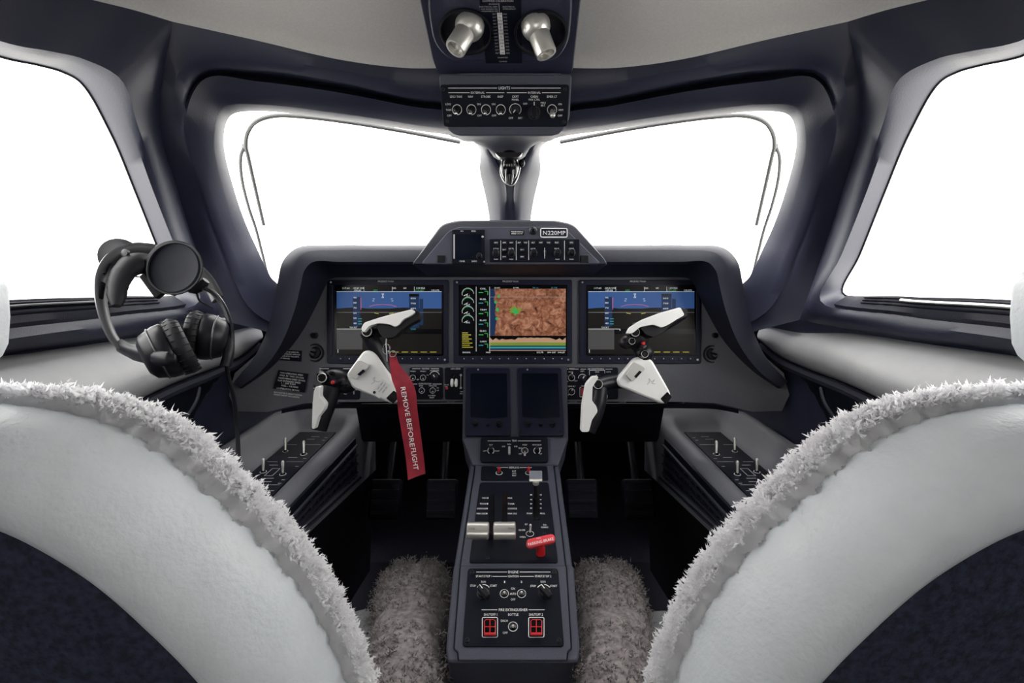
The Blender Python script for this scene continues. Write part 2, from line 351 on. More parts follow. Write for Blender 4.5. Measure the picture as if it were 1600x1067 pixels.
# glass panes and the grey seal line on each windshield
sealL = cat(K([(381, 230, 1.06), (376, 245, 1.08), (378, 280, 1.14), (389, 325, 1.22), (400, 358, 1.27), (410, 397, 1.33), (420, 432, 1.37), (434, 446, 1.40)]), 6)
sealT = cat(K([(412, 351, 1.28), (398, 290, 1.15), (388, 245, 1.08), (384, 226, 1.05), (388, 205, 1.02), (402, 189, 1.0), (430, 181, 1.0), (480, 183, 1.01), (545, 191, 1.03), (630, 205, 1.07), (719, 222, 1.10)]), 8)
for sgn in (0, 1):
    r3 = mir(wsr[-1]) if sgn else wsr[-1]
    c = sum((p for p in r3), V((0, 0, 0))) / len(r3); c += V((0, .03, .02))
    mid = [p.lerp(c, .5) + V((0, .012, .008)) for p in r3]
    mb = MB(); mb.loft([r3, mid]); mb.fan(mid, c); g = mb.build('window_%d' % (sgn + 1), 'glass', ang=180)
    struct(g, 'clear %s windshield pane ahead of the instrument panel' % ('right' if sgn else 'left'), 'windshield')
    f_ = mir if sgn else (lambda q: q)
    MB().tube(f_(sealT), .0042, 8).build('glass_seal', 'vane', g)
    MB().tube(f_(sealL), .0036, 8).build('glass_seal', 'vane', g)
    b = px(383, 231, 1.07); b = f_([b])[0]
    MB().box(b, .006, .003, .008).build('seal_clip', 'vane', g, bevel=.001)
    s3 = mir(swr[-1]) if sgn else swr[-1]
    c = sum((p for p in s3), V((0, 0, 0))) / len(s3); c += V((.02 if sgn else -.02, 0, 0))
    mid = [p.lerp(c, .5) + V((.006 if sgn else -.006, 0, 0)) for p in s3]
    mb = MB(); mb.loft([s3, mid]); mb.fan(mid, c); g = mb.build('window_%d' % (sgn + 3), 'glass', ang=180)
    struct(g, 'clear %s side window pane' % ('right' if sgn else 'left'), 'window')
    MB().tube(s3 + [s3[0]], .0022, 6, caps=False).build('rubber_gasket', 'rubber', g)
# headliner, one panel either side of the overhead console, running back into the cabin
HE = [p.copy() for p in swr[0][NS * 0:4 * NS]] + [p.copy() for p in wsr[0][0:4 * NS + 1]][::-1] + [px(740, 104, .86), px(797, 102, .862), px(822, 101, .862)]
for sgn in (0, 1):
    rows = []
    for dy, dz, kx in ((0, .0, 1), (-.006, .008, .995), (-.02, .014, .985), (-.10, .022, .97), (-.25, .022, .95)):
        rows.append([V((p.x * kx, p.y + dy, p.z + dz * (1 - .5 * max(0, abs(p.x) - .35)))) for p in HE])
    rows.append([V((p.x * .95, -.45, .36 - .35 * p.x * p.x)) for p in HE]); rows.append([V((p.x * .95, -2.2, .05 - .35 * p.x * p.x)) for p in HE])
    if sgn: rows = [mir(r) for r in rows]
    o = MB().loft(rows, False).build('ceiling' if not sgn else 'ceiling.001', 'headliner', ang=60)
    struct(o, 'pale grey headliner panel %s of the overhead console' % ('right' if sgn else 'left'), 'headliner')
WALL = {}
# side walls: below the window and back along the cabin (two cabin windows each side), floor, rear bulkhead, footwell front wall
bot = [swr[0][i] for i in range(8 * NS, 11 * NS + 1)]          # lower edge of the side window surround, front to back
for sgn in (0, 1):
    rows = [bot, [p + V((-.015, 0, -.03)) for p in bot], [p + V((-.02, 0, -.30)) for p in bot], [V((max(-.70, p.x + .04), p.y, p.z - .75)) for p in bot]]
    fr = bot[0]
    if sgn: rows = [mir(r) for r in rows]
    mb = MB(); mb.loft(rows, False)
    # forward part, running on under the windshield to the footwell
    fw = [[fr, fr + V((.03, .55, .06))], [fr + V((-.015, 0, -.03)), fr + V((.03, .55, 0))], [fr + V((-.02, 0, -.3)), fr + V((.05, .6, -.3))], [V((-.62, fr.y, fr.z - .75)), V((-.55, 1.75, fr.z - .75))]]
    if sgn: fw = [mir(r) for r in fw]
    mb.loft(fw, False)
    # cabin part with window openings
    X = lambda z: -.745 + .26 * max(0, z - .05) ** 1.0
    ys = [.21, -.10, -.36, -.75, -1.01, -2.2]; zs = [-1.1, -.10, .24, .42]
    for a in range(5):
        for b in range(3):
            if b == 1 and a == 3: continue
            q = [V((X(zs[c_]), ys[d_], zs[c_] + .176 * (ys[d_] - .2))) for d_, c_ in ((a, b), (a + 1, b), (a + 1, b + 1), (a, b + 1))]
            mb.face(mir(q) if sgn else q)
    WALL[sgn] = struct(mb.build('wall_right' if sgn else 'wall_left', 'trim', ang=50), 'dark %s cockpit side wall below the window' % ('right' if sgn else 'left'), 'wall')
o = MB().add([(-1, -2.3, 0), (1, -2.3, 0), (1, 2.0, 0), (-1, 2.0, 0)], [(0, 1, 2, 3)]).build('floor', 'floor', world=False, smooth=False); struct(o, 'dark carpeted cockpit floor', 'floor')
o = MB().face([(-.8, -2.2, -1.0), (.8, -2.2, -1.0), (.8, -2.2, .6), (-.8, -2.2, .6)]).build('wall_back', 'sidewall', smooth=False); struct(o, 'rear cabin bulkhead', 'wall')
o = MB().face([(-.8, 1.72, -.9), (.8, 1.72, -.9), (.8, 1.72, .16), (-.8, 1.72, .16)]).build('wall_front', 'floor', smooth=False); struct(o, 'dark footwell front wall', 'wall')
# outside
g = MB().add([(-400, -400, -1.5), (400, -400, -1.5), (400, 400, -1.5), (-400, 400, -1.5)], [(0, 1, 2, 3)]).build('ground', 'concrete', world=False, smooth=False); struct(g, 'bright pale apron outside the windows', 'ground')
pts = []; base = []
for k in range(41):
    a = math.radians(8 + 1.6 * k); d = 380; base.append(V((d * math.sin(a), d * math.cos(a), -1.5))); pts.append(V((d * math.sin(a), d * math.cos(a), 6 + 9 * math.sin(k * .31 + 1) ** 2 + 3 * math.sin(k * .9))))
back = [V((p.x * 1.05, p.y * 1.05, -1.5)) for p in pts]
o = MB().loft([base, pts, back], False).build('hills', 'hill', world=False); struct(o, 'faint hazy hills beyond the right windshield', 'hill')
# sill strips with defog slots under each side window
for sgn in (0, 1):
    t = thing('defog_strip', 'black slotted air strip along the sill of the %s side window' % ('right' if sgn else 'left'), 'air strip')
    lo = [swr[3][i].lerp(swr[4][i], .10) for i in range(8 * NS + 2, 11 * NS)]; hi = [swr[3][i].lerp(swr[4][i], .90) for i in range(8 * NS + 2, 11 * NS)]
    up = V((.004, 0, .007)); n_ = len(lo)
    A = [p + up for p in lo]; B = [p + up for p in hi]; A2 = [p - up for p in lo]; B2 = [p - up for p in hi]
    f_ = mir if sgn else (lambda q: q)
    MB().loft([f_(A2), f_(A), f_(B), f_(B2)], False).build('strip_base', 'hood', t, ang=40)
    for a, b in ((.30, .42), (.52, .64), (.74, .86)):
        s0 = [lo[i].lerp(hi[i], a) + up * 1.18 for i in range(2, n_)]; s1 = [lo[i].lerp(hi[i], b) + up * 1.18 for i in range(2, n_)]
        MB().loft([f_(s0), f_([p + V((.001, 0, .002)) for p in s0]), f_([p.lerp(q, .3) + V((.001, 0, .002)) for p, q in zip(s0, s1)]), f_(s1)], False).build('slot', 'black', t)
    q0 = [lo[i].lerp(hi[i], .52) + up * 1.9 for i in range(5, n_ - 2)]
    MB().tube(f_(q0), .0028, 8).build('slide_rod', 'silver' if sgn else 'plastic', t)
    c = lo[5].lerp(hi[5], .8) + up * 1.1; screw(Pl(f_([c])[0], (0, -.5, 1)), *[(f_([c])[0].x / f_([c])[0].y * F + CU), CV - f_([c])[0].z / f_([c])[0].y * F], 2.5, t)
# padded light leather side panels
top = K([(408, 516, 1.27), (385, 508, 1.24), (340, 509, 1.16), (260, 519, 1.0), (182, 532, .895), (90, 545, .795), (0, 557, .715), (-160, 575, .60), (-500, 620, .44)])
low = K([(404, 532, 1.25), (376, 556, 1.2), (330, 577, 1.10), (270, 600, .98), (205, 630, .87), (120, 668, .76), (20, 712, .66), (-160, 790, .53), (-520, 930, .39)])
for sgn in (0, 1):
    rows = []
    for k in range(9):
        t_ = k / 8; bul = math.sin(math.pi * t_) ** .8
        rows.append(cat([a.lerp(b, t_) + V((.05 * bul * min(1, .25 + i * .2), -.01 * bul, -.005 * bul)) for i, (a, b) in enumerate(zip(top, low))], 5))
    rows.append([p + V((-.05, .02, .02)) for p in rows[-1]])
    rows.insert(0, [p + V((-.03, .02, -.01)) for p in rows[0]])
    if sgn: rows = [mir(r) for r in rows]
    sp = MB().loft(rows, False).build('leather_panel', 'sidewall', WALL[sgn], ang=60); sp['label'] = 'padded pale grey leather panel below the side window'
    # dark map pocket lip under it
    lp = cat([p + V((.004, -.004, -.012)) for p in low], 5); lp2 = [p + V((.0, 0, -.02)) for p in lp]
    t = thing('map_pocket', 'dark map pocket under the %s leather side panel' % ('right' if sgn else 'left'), 'pocket')
    f_ = mir if sgn else (lambda q: q)
    MB().tube(f_(lp), .011, 8).build('rim', 'hood', t)
    MB().loft([f_(lp[7:]), f_([p + V((-.03, .01, -.14 * min(1, .1 + i * .15))) for i, p in enumerate(lp[7:])]), f_([p + V((-.02, 0, -.20 * min(1, .1 + i * .15))) for i, p in enumerate(lp[7:])])], False).build('pouch', 'black', t)
    st = cat(K([(312, 606, 1.02), (306, 628, .985), (292, 650, .96), (276, 668, .94)]), 6)
    MB().tube(f_(st), .003, 6).build('pull_cord', 'hood', t)
# ================================================================== GLARESHIELD AND FASCIA
def full(keys):
    """left-half keys (u,v,Y) from the lower left to the middle, mirrored to the right"""
    k = [px(*q) for q in keys]; r = mir(k)[::-1]
    return cat(k + r[1:], 6)
O_ = [(362, 596, 1.18), (392, 566, 1.18), (415, 522, 1.18), (428, 475, 1.17), (434, 440, 1.16), (442, 408, 1.15), (464, 387, 1.14), (520, 383, 1.13), (600, 383, 1.13), (700, 383, 1.13), (797, 383, 1.13)]
Bk = [(372, 585, 1.5), (398, 556, 1.5), (420, 515, 1.5), (436, 470, 1.52), (442, 436, 1.55), (455, 415, 1.6), (480, 402, 1.66), (530, 398, 1.7), (600, 398, 1.7), (700, 398, 1.7), (797, 398, 1.7)]
F1 = [(368, 601, 1.155), (400, 573, 1.15), (428, 528, 1.14), (445, 480, 1.13), (452, 445, 1.12), (458, 415, 1.11), (476, 395, 1.10), (525, 391, 1.10), (600, 391, 1.10), (700, 391, 1.10), (797, 391, 1.10)]
F2 = [(374, 606, 1.155), (408, 580, 1.145), (440, 536, 1.13), (460, 485, 1.12), (470, 445, 1.11), (476, 422, 1.10), (490, 409, 1.095), (530, 409, 1.095), (600, 409, 1.095), (700, 409, 1.095), (797, 409, 1.095)]
I1 = [(378, 607, 1.18), (418, 578, 1.19), (452, 538, 1.20), (480, 490, 1.20), (496, 445, 1.20), (502, 428, 1.20), (512, 415, 1.20), (540, 414, 1.20), (600, 414, 1.20), (700, 414, 1.20), (797, 414, 1.20)]
I2 = [(382, 606, 1.20), (424, 575, 1.22), (462, 534, 1.235), (492, 482, 1.24), (507, 450, 1.24), (514, 438, 1.24), (522, 434, 1.24), (545, 433, 1.24), (600, 433, 1.24), (700, 433, 1.24), (797, 433, 1.24)]
gs = thing('glareshield', 'dark padded glareshield hood wrapping over the three main displays', 'glareshield')
MB().loft([full(k) for k in (Bk, O_, F1, F2, I1, I2)], False).build('hood', 'hood', gs, ang=50)
PH = Pl.two(344, 1.075, 412, 1.06)       # face of the raised centre
out = rpoly([(643, 414), (650, 405), (690, 350), (716, 344), (868, 344), (896, 350), (944, 404), (950, 414)], 10, 4)
ins = rpoly([(657, 412), (700, 361), (716, 354), (872, 354), (888, 361), (940, 412)], 7, 4)
a0 = [PH.P(u, v, -.004) for u, v in out]; a1 = [p + V((0, .30, .0)) for p in a0]; a2 = [p + V((0, .58, -.02)) for p in a0]
mid = [PH.P(CU + (u - CU) * .985, 380 + (v - 380) * .93, .002) for u, v in out]
MB().loft([a2, a1, a0, mid], True, True, True).build('centre_hump', 'hood', gs, ang=50)
plate(ins, PH, .004, .01, 'hump_face', 'console', gs, .002)
for u, v in ((484, 399), (1115, 397)):
    pl_ = Pl((0, 1.09, 0), (0, -1, .25)); c = pl_.P(u, v)
    o = MB().lathe(c, pl_.n, [(.016, -.01), (.016, .002), (.013, .0035), (.011, -.003), (0, -.003)], 20).build('light_socket', 'plastic', gs)
    MB().ell(c + pl_.n * .001, V((.009, 0, 0)), V((0, .006, 0)), V((0, 0, .009))).build('lens', 'glassblk', o)
for u in (640, 845, 985):    # moulded seams under the lip
    pass
PF = Pl((0, 1.25, 0), (0, -1, 0))
fx = [(505, 424), (484, 468), (458, 508), (424, 546), (394, 580), (388, 612), (396, 636), (430, 640), (480, 629), (540, 628), (730, 627), (870, 627), (1060, 628), (1114, 629), (1164, 640), (1198, 636), (1206, 612), (1200, 580), (1170, 546), (1136, 508), (1110, 468), (1089, 424)]
ip = thing('instrument_fascia', 'grey speckled instrument panel carrying the displays and switch panels', 'instrument panel')
def bend(p): return V((p.x, p.y - max(0, abs(p.x) - .43) ** 2 * 1.6, p.z))
fo = []
for i in range(len(fx)):
    a, b = fx[i], fx[(i + 1) % len(fx)]
    for k in range(3): fo.append((a[0] + (b[0] - a[0]) * k / 3, a[1] + (b[1] - a[1]) * k / 3))
bp_ = [bend(PF.P(u, v)) for u, v in fo]
import mathutils.geometry as mg
def grid_fill(outline2, fn, step):
    """triangulated sheet inside an outline, dense enough to bend"""
    us = [p[0] for p in outline2]; vs2 = [p[1] for p in outline2]; pts = [V(p) for p in outline2]
    def inside(u, v):
        c = False; n = len(outline2)
        for i in range(n):
            (x1, y1), (x2, y2) = outline2[i], outline2[i - 1]
            if (y1 > v) != (y2 > v) and u < (x2 - x1) * (v - y1) / (y2 - y1) + x1: c = not c
        return c
    u = min(us)
    while u < max(us):
        v = min(vs2)
        while v < max(vs2):
            if inside(u, v) and min((u - a) ** 2 + (v - b) ** 2 for a, b in outline2) > (step * .5) ** 2: pts.append(V((u, v)))
            v += step
        u += step
    n = len(outline2); r = mg.delaunay_2d_cdt(pts, [], [list(range(n))], 1, 1e-4)
    return [fn(p.x, p.y) for p in r[0]], [tuple(f) for f in r[2]]
vv, ff = grid_fill(fo, lambda u, v: bend(PF.P(u, v)), 22)
mb = MB(); mb.add(vv, ff); mb.loft([bp_, [p + V((0, .03, 0)) for p in bp_]]); mb.build('panel_plate', 'fascia', ip, ang=40)
MB().loft([cat(K([(440, 640, 1.20), (460, 636, 1.215), (480, 632, 1.225), (540, 631, 1.235), (730, 631, 1.235)]), 5), cat(K([(440, 646, 1.21), (460, 642, 1.23), (480, 639, 1.25), (540, 638, 1.28), (730, 638, 1.28)]), 5)], False).build('lower_lip', 'hood', ip)
MB().loft([mir(cat(K([(440, 640, 1.20), (460, 636, 1.215), (480, 632, 1.225), (540, 631, 1.235), (724, 631, 1.235)]), 5)), mir(cat(K([(440, 646, 1.21), (460, 642, 1.23), (480, 639, 1.25), (540, 638, 1.28), (724, 638, 1.28)]), 5))], False).build('lower_lip', 'hood', ip)
# knee bolster underneath: dark
for sgn in (0, 1):
    q = K([(556, 634, 1.27), (735, 632, 1.27), (740, 690, 1.40), (566, 690, 1.42)])
    if sgn: q = mir(q)
    MB().prism(q, (0, .05, 0)).build('knee_panel', 'black', ip)
# placards on the left of the fascia
def placard(poly, rows, label, pl, name='placard', hpx=2.6, ang=0):
    t = thing(name, label, 'placard')
    plate(poly, pl, .0012, .0012, 'plate', 'black', t, 0, False)
    mb = MB()
    for s, u, v, w in rows: text(mb, pl, s, u, v, hpx, w, ang, .0018, 'l')
    mb.build('lettering', 'ink', t, False)
    return t
PL1 = Pl.three(bend(PF.P(424, 545)), bend(PF.P(470, 548)), bend(PF.P(424, 565)))
PL1 = Pl(PL1.p0 + PL1.n * .003, PL1.n)
placard([(423, 545), (472, 548), (471, 565), (422, 562)], [('THIS AIRPLANE MUST BE OPERATED', 425, 548.6, 42), ('AS A NORMAL CATEGORY AIRPLANE', 425, 552, 44), ('IN COMPLIANCE WITH THE LIMITS', 425, 555.4, 42), ('AND FLIGHT MANUAL', 425, 558.8, 28)], 'small black placard with white text left of the left display, the upper one', PL1, hpx=2.2, ang=3)
PL2 = Pl.three(bend(PF.P(435, 580)), bend(PF.P(480, 586)), bend(PF.P(430, 610))); PL2 = Pl(PL2.p0 + PL2.n * .004, PL2.n)
placard([(435, 578), (482, 584), (476, 613), (427, 607)], [('MAX OPERATING SPEED', 438, 582, 36), ('MMO .70 / VMO 275 KIAS', 437, 586, 38), ('MANEUVERING SPEED 155 KIAS', 435, 590, 42), ('FLAP EXTENDED SPEED', 434, 594, 36), ('1 - 200 KIAS', 440, 598, 22), ('FULL - 145 KIAS', 440, 602, 26), ('LG OPERATION 180 KIAS', 432, 606, 36)], 'black speed limits placard low on the left end of the panel', PL2, hpx=2.5, ang=7)
mb = MB(); text(mb, PL2, 'SEATS MUST BE IN UPRIGHT POSITION', 428, 612.5, 2.2, 44, 7, .002, 'l'); text(mb, PL2, 'DURING TAKEOFF AND LANDING', 428, 616, 2.2, 40, 7, .002, 'l'); mb.build('lettering', 'ink', ip, False)
# eyeball air outlets and baro panels either side
for side, u, v, bu in (('left', 493, 551, (475, 512, 508, 536)), ('right', 1112, 553, (1097, 512, 1132, 536))):
    t = thing('air_outlet', 'round black eyeball air outlet at the %s end of the panel' % side, 'air vent')
    c = PF.P(u, v); n = V((0, -1, 0))
    MB().lathe(c, n, [(.0235, 0), (.0235, .006), (.0215, .009), (.019, .009), (.0175, .002), (0, .002)], 28).build('bezel_ring', 'plastic', t, ang=30)
    MB().lathe(c + n * .002, V((.25 if side == 'right' else -.2, -1, .2)), [(.016, 0), (.0155, .006), (.012, .009), (.0095, .0095), (.0085, .004), (0, .004)], 24).build('eyeball', 'rubber', t, ang=30)
    MB().tube([c + n * .0105 + V((-.008, 0, .003)), c + n * .0125 + V((.008, 0, -.001))], .0022, 8).build('vane', 'plastic', t)
    t = thing('baro_panel', 'small black barometric setting panel above the %s air outlet' % side, 'control panel')
    plate(rr(bu[0], bu[1], bu[2], bu[3], 3), PF, .003, .003, 'faceplate', 'black', t)
    knob(PF, (bu[0] + bu[2]) / 2 + 1, 524, 5, .012, t, h=.003)
    mb = MB(); text(mb, PF, 'BARO', (bu[0] + bu[2]) / 2, 515.5, 3, 10, 0, .0036); mb.build('lettering', 'ink', t, False); mb = MB(); text(mb, PF, 'PUSH', (bu[0] + bu[2]) / 2, 531, 2, 6, 0, .0036); text(mb, PF, 'STD', (bu[0] + bu[2]) / 2, 534, 2, 5, 0, .0036); mb.build('lettering', 'ink', t, False)
# ================================================================== MAIN DISPLAYS
def gauge(mb, pl, u, v, r):
    mb.mat('e_white'); line(mb, pl, arc(u, v, r, 165, 360, 16), .5, .0080); mb.mat('e_green'); line(mb, pl, arc(u, v, r - 1.2, 200, 320, 10), .7, .0081)
    mb.mat('e_white'); line(mb, pl, [(u, v), (u - r * .7, v + r * .35)], .8, .0082); text(mb, pl, '%.1f' % (random.random() * 90), u, v + 3, 2.5, None, 0, .0081)
def display(u0, u1, kind, label):
    t = thing('flight_display', label, 'display', 'large panel displays')
    v0, v1 = 437, 568
    plate(rr(u0, v0, u1, v1, 3), PF, .006, .006, 'bezel', 'bezel', t, .0015)
    s0, s1 = (u0 + 15, u1 - 11) if kind == 'pfd' else (u0 + 11, u1 - 10)
    for x in (u0 + 5.5, u1 - 5):                                        # raised side bars
        plate(rr(x - 2.6, v0 + 8, x + 2.6, v1 - 12, 1.5), PF, .009, .004, 'side_bar', 'bezel', t, .001)
    sv0, sv1 = 448, 553
    scr = plate(rr(s0 - 3, sv0 - 3, s1 + 3, sv1 + 3, 2), PF, .0066, .002, 'screen', 'e_blk', t, 0)
    H = .0072
    g = MB()
    def rect(a, b, c, d, m, h=H): g.mat(m); g.face([PF.P(a, b, h), PF.P(c, b, h), PF.P(c, d, h), PF.P(a, d, h)])
    def tx(s, u, v, hh, w=None, m='e_white', al='c', h=H + .0006): g.mat(m); text(g, PF, s, u, v, hh, w, 0, h, al)
    if kind == 'pfd':
        w = s1 - s0; X = lambda a: s0 + w * a
        rect(s0, sv0 + 8, s1, sv0 + 34, 'e_sky'); rect(s0, sv0 + 34, s1, sv1, 'e_gnd')
        g.mat('e_gnd'); hz = [(X(k / 14), sv0 + 35 - 2.5 * math.sin(k * .45 + .6) ** 2) for k in range(15)]
        for a, b in zip(hz[:-1], hz[1:]): g.face([PF.P(*a, H + .0001), PF.P(*b, H + .0001), PF.P(b[0], sv0 + 36, H + .0001), PF.P(a[0], sv0 + 36, H + .0001)])
        tx('117.60', X(.09), sv0 + 2.2, 2.6, 11); tx('109.80 VOR', X(.21), sv0 + 2.2, 2.6, 17); tx('109.80', X(.20), sv0 + 5.6, 2.4, 11); tx('GPS', X(.37), sv0 + 5.6, 2.4, 7, 'e_green')
        tx('DIS', X(.55), sv0 + 2.2, 2.4, 5); tx('NM', X(.65), sv0 + 2.2, 2.4, 4); tx('119.950', X(.80), sv0 + 2.2, 2.6, 13); tx('123.450', X(.79), sv0 + 5.6, 2.4, 13, 'e_green'); tx('135.075', X(.94), sv0 + 5.6, 2.4, 12)
        g.mat('e_white')
        for a in (.26, .53, .74): line(g, PF, [(X(a), sv0), (X(a), sv0 + 7)], .5, H + .0005)
        line(g, PF, [(s0, sv0 + 7.6), (s1, sv0 + 7.6)], .5, H + .0005)
        rect(X(.155), sv0 + 16, X(.225), sv0 + 62, 'e_tape', H + .0002); rect(X(.229), sv0 + 17, X(.234), sv0 + 36, 'e_mag', H + .0004)
        rect(X(.69), sv0 + 12, X(.785), sv0 + 64, 'e_tape', H + .0002); rect(X(.79), sv0 + 19, X(.825), sv0 + 60, 'e_tape', H + .0002); rect(X(.69), sv0 + 11, X(.785), sv0 + 15, 'e_blk', H + .0004)
        for k in range(6):
            tx('%d' % (40 + 10 * k), X(.175), sv0 + 57 - 8 * k, 2.4, 5); tx('%d00' % (3 + k), X(.73), sv0 + 58 - 8 * k, 2.4, 8)
        g.mat('e_cyan')
        for vv_ in (50, 54, 58): line(g, PF, [(X(.205), sv0 + vv_), (X(.24), sv0 + vv_)], 1.2, H + .0006)
        g.mat('e_white'); line(g, PF, [(X(.43), sv0 + 11), (X(.45), sv0 + 11), (X(.43), sv0 + 17), (X(.45), sv0 + 17), (X(.43), sv0 + 11)], .6, H + .0006)
        for k in (-1, 1):
            for q in (22, 25): line(g, PF, [(X(.44) + k * (6 + q * .3), sv0 + q - 3), (X(.44) + k * (9 + q * .3), sv0 + q - 3)], .6, H + .0006)
        g.mat('e_mag'); line(g, PF, [(X(.31), sv0 + 31), (X(.36), sv0 + 28.5), (X(.44), sv0 + 27.5), (X(.52), sv0 + 28.5), (X(.57), sv0 + 31)], .55, H + .0006)
        g.mat('e_yel'); line(g, PF, [(X(.36), sv0 + 41), (X(.40), sv0 + 42)], 1, H + .0006); line(g, PF, [(X(.50), sv0 + 42), (X(.54), sv0 + 41)], 1, H + .0006)
        g.mat('dimink'); line(g, PF, [(s0, sv0 + 40), (s1, sv0 + 40)], .5, H + .0005)
        rect(s0, sv0 + 66, X(.245), sv0 + 98, 'e_inset', H + .0002); g.mat('e_white'); line(g, PF, [(s0, sv0 + 66), (X(.30), sv0 + 66), (X(.30), sv0 + 69)], .6, H + .0006); line(g, PF, [(s0 + 2, sv0 + 98), (s0 + 2, sv0 + 103)], .8, H + .0006)
        rect(s0, sv0 + 66, s1, sv0 + 74, 'e_blk', H + .0001)
        tx('TAS 0KT', X(.16), sv0 + 63.5, 2.2, 12); tx('2000', X(.73), sv0 + 66, 2.4, 8, 'e_cyan')
        g.mat('e_yel')
        for k in range(5): line(g, PF, [(X(.53 + .09 * k), sv1 - 3), (X(.59 + .09 * k), sv1 - 3)], .9, H + .0006)
    else:
        rect(s0, sv0, s0 + 26, sv1, 'e_blk'); X0 = s0 + 46
        for k in range(4): gauge(g, PF, s0 + 12, sv0 + 11 + 14 * k, 9)
        for k in range(2):
            g.mat('e_white'); line(g, PF, [(s0 + 25 + 21 * k, sv0), (s0 + 25 + 21 * k, sv1 - 4)], .6, H + .0006)
        for k in range(6):
            tx(('OIL', 'FUEL', 'TRIM', 'FLAPS', 'ELEC', 'CABIN')[k], s0 + 36, sv0 + 3 + 16.5 * k, 2.4, 10)
            g.mat('e_green' if k % 2 == 0 else 'e_cyan'); line(g, PF, [(s0 + 29, sv0 + 9 + 16.5 * k), (s0 + 36, sv0 + 9 + 16.5 * k)], 1.4, H + .0006); g.mat('e_green'); line(g, PF, [(s0 + 38, sv0 + 7 + 16.5 * k), (s0 + 43, sv0 + 7 + 16.5 * k), (s0 + 43, sv0 + 13 + 16.5 * k)], 1.0, H + .0006)
        g.mat('e_yel')
        for k in range(8): line(g, PF, [(s0 + 3, sv0 + 72 + 3.2 * k), (s0 + 12 + (k * 5) % 9, sv0 + 72 + 3.2 * k)], 1.1, H + .0006)
        rect(s0 + 1, sv0 + 66, s0 + 24, sv1 - 7, 'e_inset', H - .0002)
        rect(X0, sv0, s1, sv0 + 77, 'e_map')
        coast = [(0, 3), (7, 3), (9, 12), (6, 20), (10, 28), (8, 40), (11, 52), (9, 64), (8, 76), (0, 76)]
        g.mat('e_tape'); g.face([PF.P(X0 + a, sv0 + b, H + .0003) for a, b in coast])
        for (a, b, r) in ((9, 24, 3), (12, 36, 3.5), (11, 50, 3), (14, 15, 3)): g.mat('e_green'); g.face([PF.P(X0 + a + r * .7 * math.cos(q * .9), sv0 + b + r * (1 + .4 * math.sin(q * 2.3)) * math.sin(q * .9), H + .0004) for q in range(7)])
        g.mat(M.setdefault('e_olive', emat('screen_olive', (.14, .20, .03), .7))); g.face([PF.P(X0 + 40 + 9 * math.cos(q * .52) * (1 + .35 * math.sin(3 * q)), sv0 + 37 + 6 * math.sin(q * .52) * (1 + .4 * math.cos(2.2 * q)), H + .0003) for q in range(12)])
        g.mat('e_green'); g.face([PF.P(X0 + 40 + 5 * math.cos(q * .63) * (1 + .4 * math.sin(2 * q)), sv0 + 38 + 4 * math.sin(q * .63) * (1 + .4 * math.cos(3 * q)), H + .0005) for q in range(10)])
        rect(X0, sv0, s1, sv0 + 3, 'e_blk', H + .0004)
        for q, s in ((.1, 'GS 0KT'), (.35, 'DTK'), (.6, 'TRK 161'), (.85, 'ETE')): tx(s, X0 + (s1 - X0) * q, sv0 + 1.6, 2, 9, 'e_cyan' if q > .5 else 'e_white')
        g.mat('dimink'); line(g, PF, [(X0, sv0 + 16), (s1, sv0 + 16)], .5, H + .0006)
        # terrain profile strip
        rect(X0, sv0 + 77, s1, sv1 - 5, M.setdefault('e_tan', emat('screen_tan', (.36, .22, .14), .65)), H)
        rect(X0, sv0 + 87, s1, sv0 + 92, M['e_olive'], H + .0002); rect(X0, sv0 + 92, s1, sv1 - 6, 'e_tape', H + .0003); g.mat('e_cyan'); line(g, PF, [(X0, sv0 + 95), (s1, sv0 + 95)], 2.4, H + .0005)
        sk = [(X0, sv0 + 77)] + [(X0 + (s1 - X0) * k / 24, sv0 + 79 + 4.5 * abs(math.sin(k * 1.7)) * (1 if k < 9 or k > 19 else .25)) for k in range(25)] + [(s1, sv0 + 77)]
        g.mat('e_blk')
        for a, b in zip(sk[1:-2], sk[2:-1]): g.face([PF.P(a[0], sv0 + 76.5, H + .0006), PF.P(b[0], sv0 + 76.5, H + .0006), PF.P(*b, H + .0006), PF.P(*a, H + .0006)])
        rect(s0, sv1 - 5, s1, sv1, 'e_blk', H + .0003); tx('ENGINE', s0 + 10, sv1 - 2.4, 2.2, 12); tx('MAP', s0 + 44, sv1 - 2.4, 2.2, 7); tx('DCLTR', s1 - 40, sv1 - 2.4, 2.2, 10); tx('SHW CHRT', s1 - 22, sv1 - 2.4, 2.2, 13); tx('CHKLIST', s1 - 7, sv1 - 2.4, 2.2, 11)
    g.build('screen_image', None, t, False)
    mb = MB(); um = (u0 + u1) / 2 - 3
    text(mb, PF, 'PRODIGY', um - 5, 438.6 + 1, 2.8, 15, 0, .0066); text(mb, PF, 'TOUCH', um + 7.5, 439.6, 2.6, 9, 0, .0066); mb.build('lettering', 'ink', t, False)
    for k in range(12):
        uu = s0 + 6 + (s1 - s0 - 12) * k / 11
        b = plate(rr(uu - 4.5, 557.5, uu + 4.5, 563.5, 1.2), PF, .0085, .003, 'softkey', 'bezel', t, .0006)
        m_ = MB(); m_.face([PF.P(uu - .9, 559.6, .0089), PF.P(uu + .9, 559.6, .0089), PF.P(uu, 561.6, .0089)]); m_.build('key_mark', 'ink', b, False)
    for (a, b) in ((u0 + 6, 441), (u1 - 6, 562)): screw(PF, a, b, 1.6, t, 'silver', .0066)
display(511, 701, 'pfd', 'left display behind the yoke with the red streamer, blue sky horizon page')
display(708, 894, 'mfd', 'centre display with brown terrain map and engine gauges')
display(904, 1096, 'pfd', 'right display behind the right yoke, blue sky horizon page')
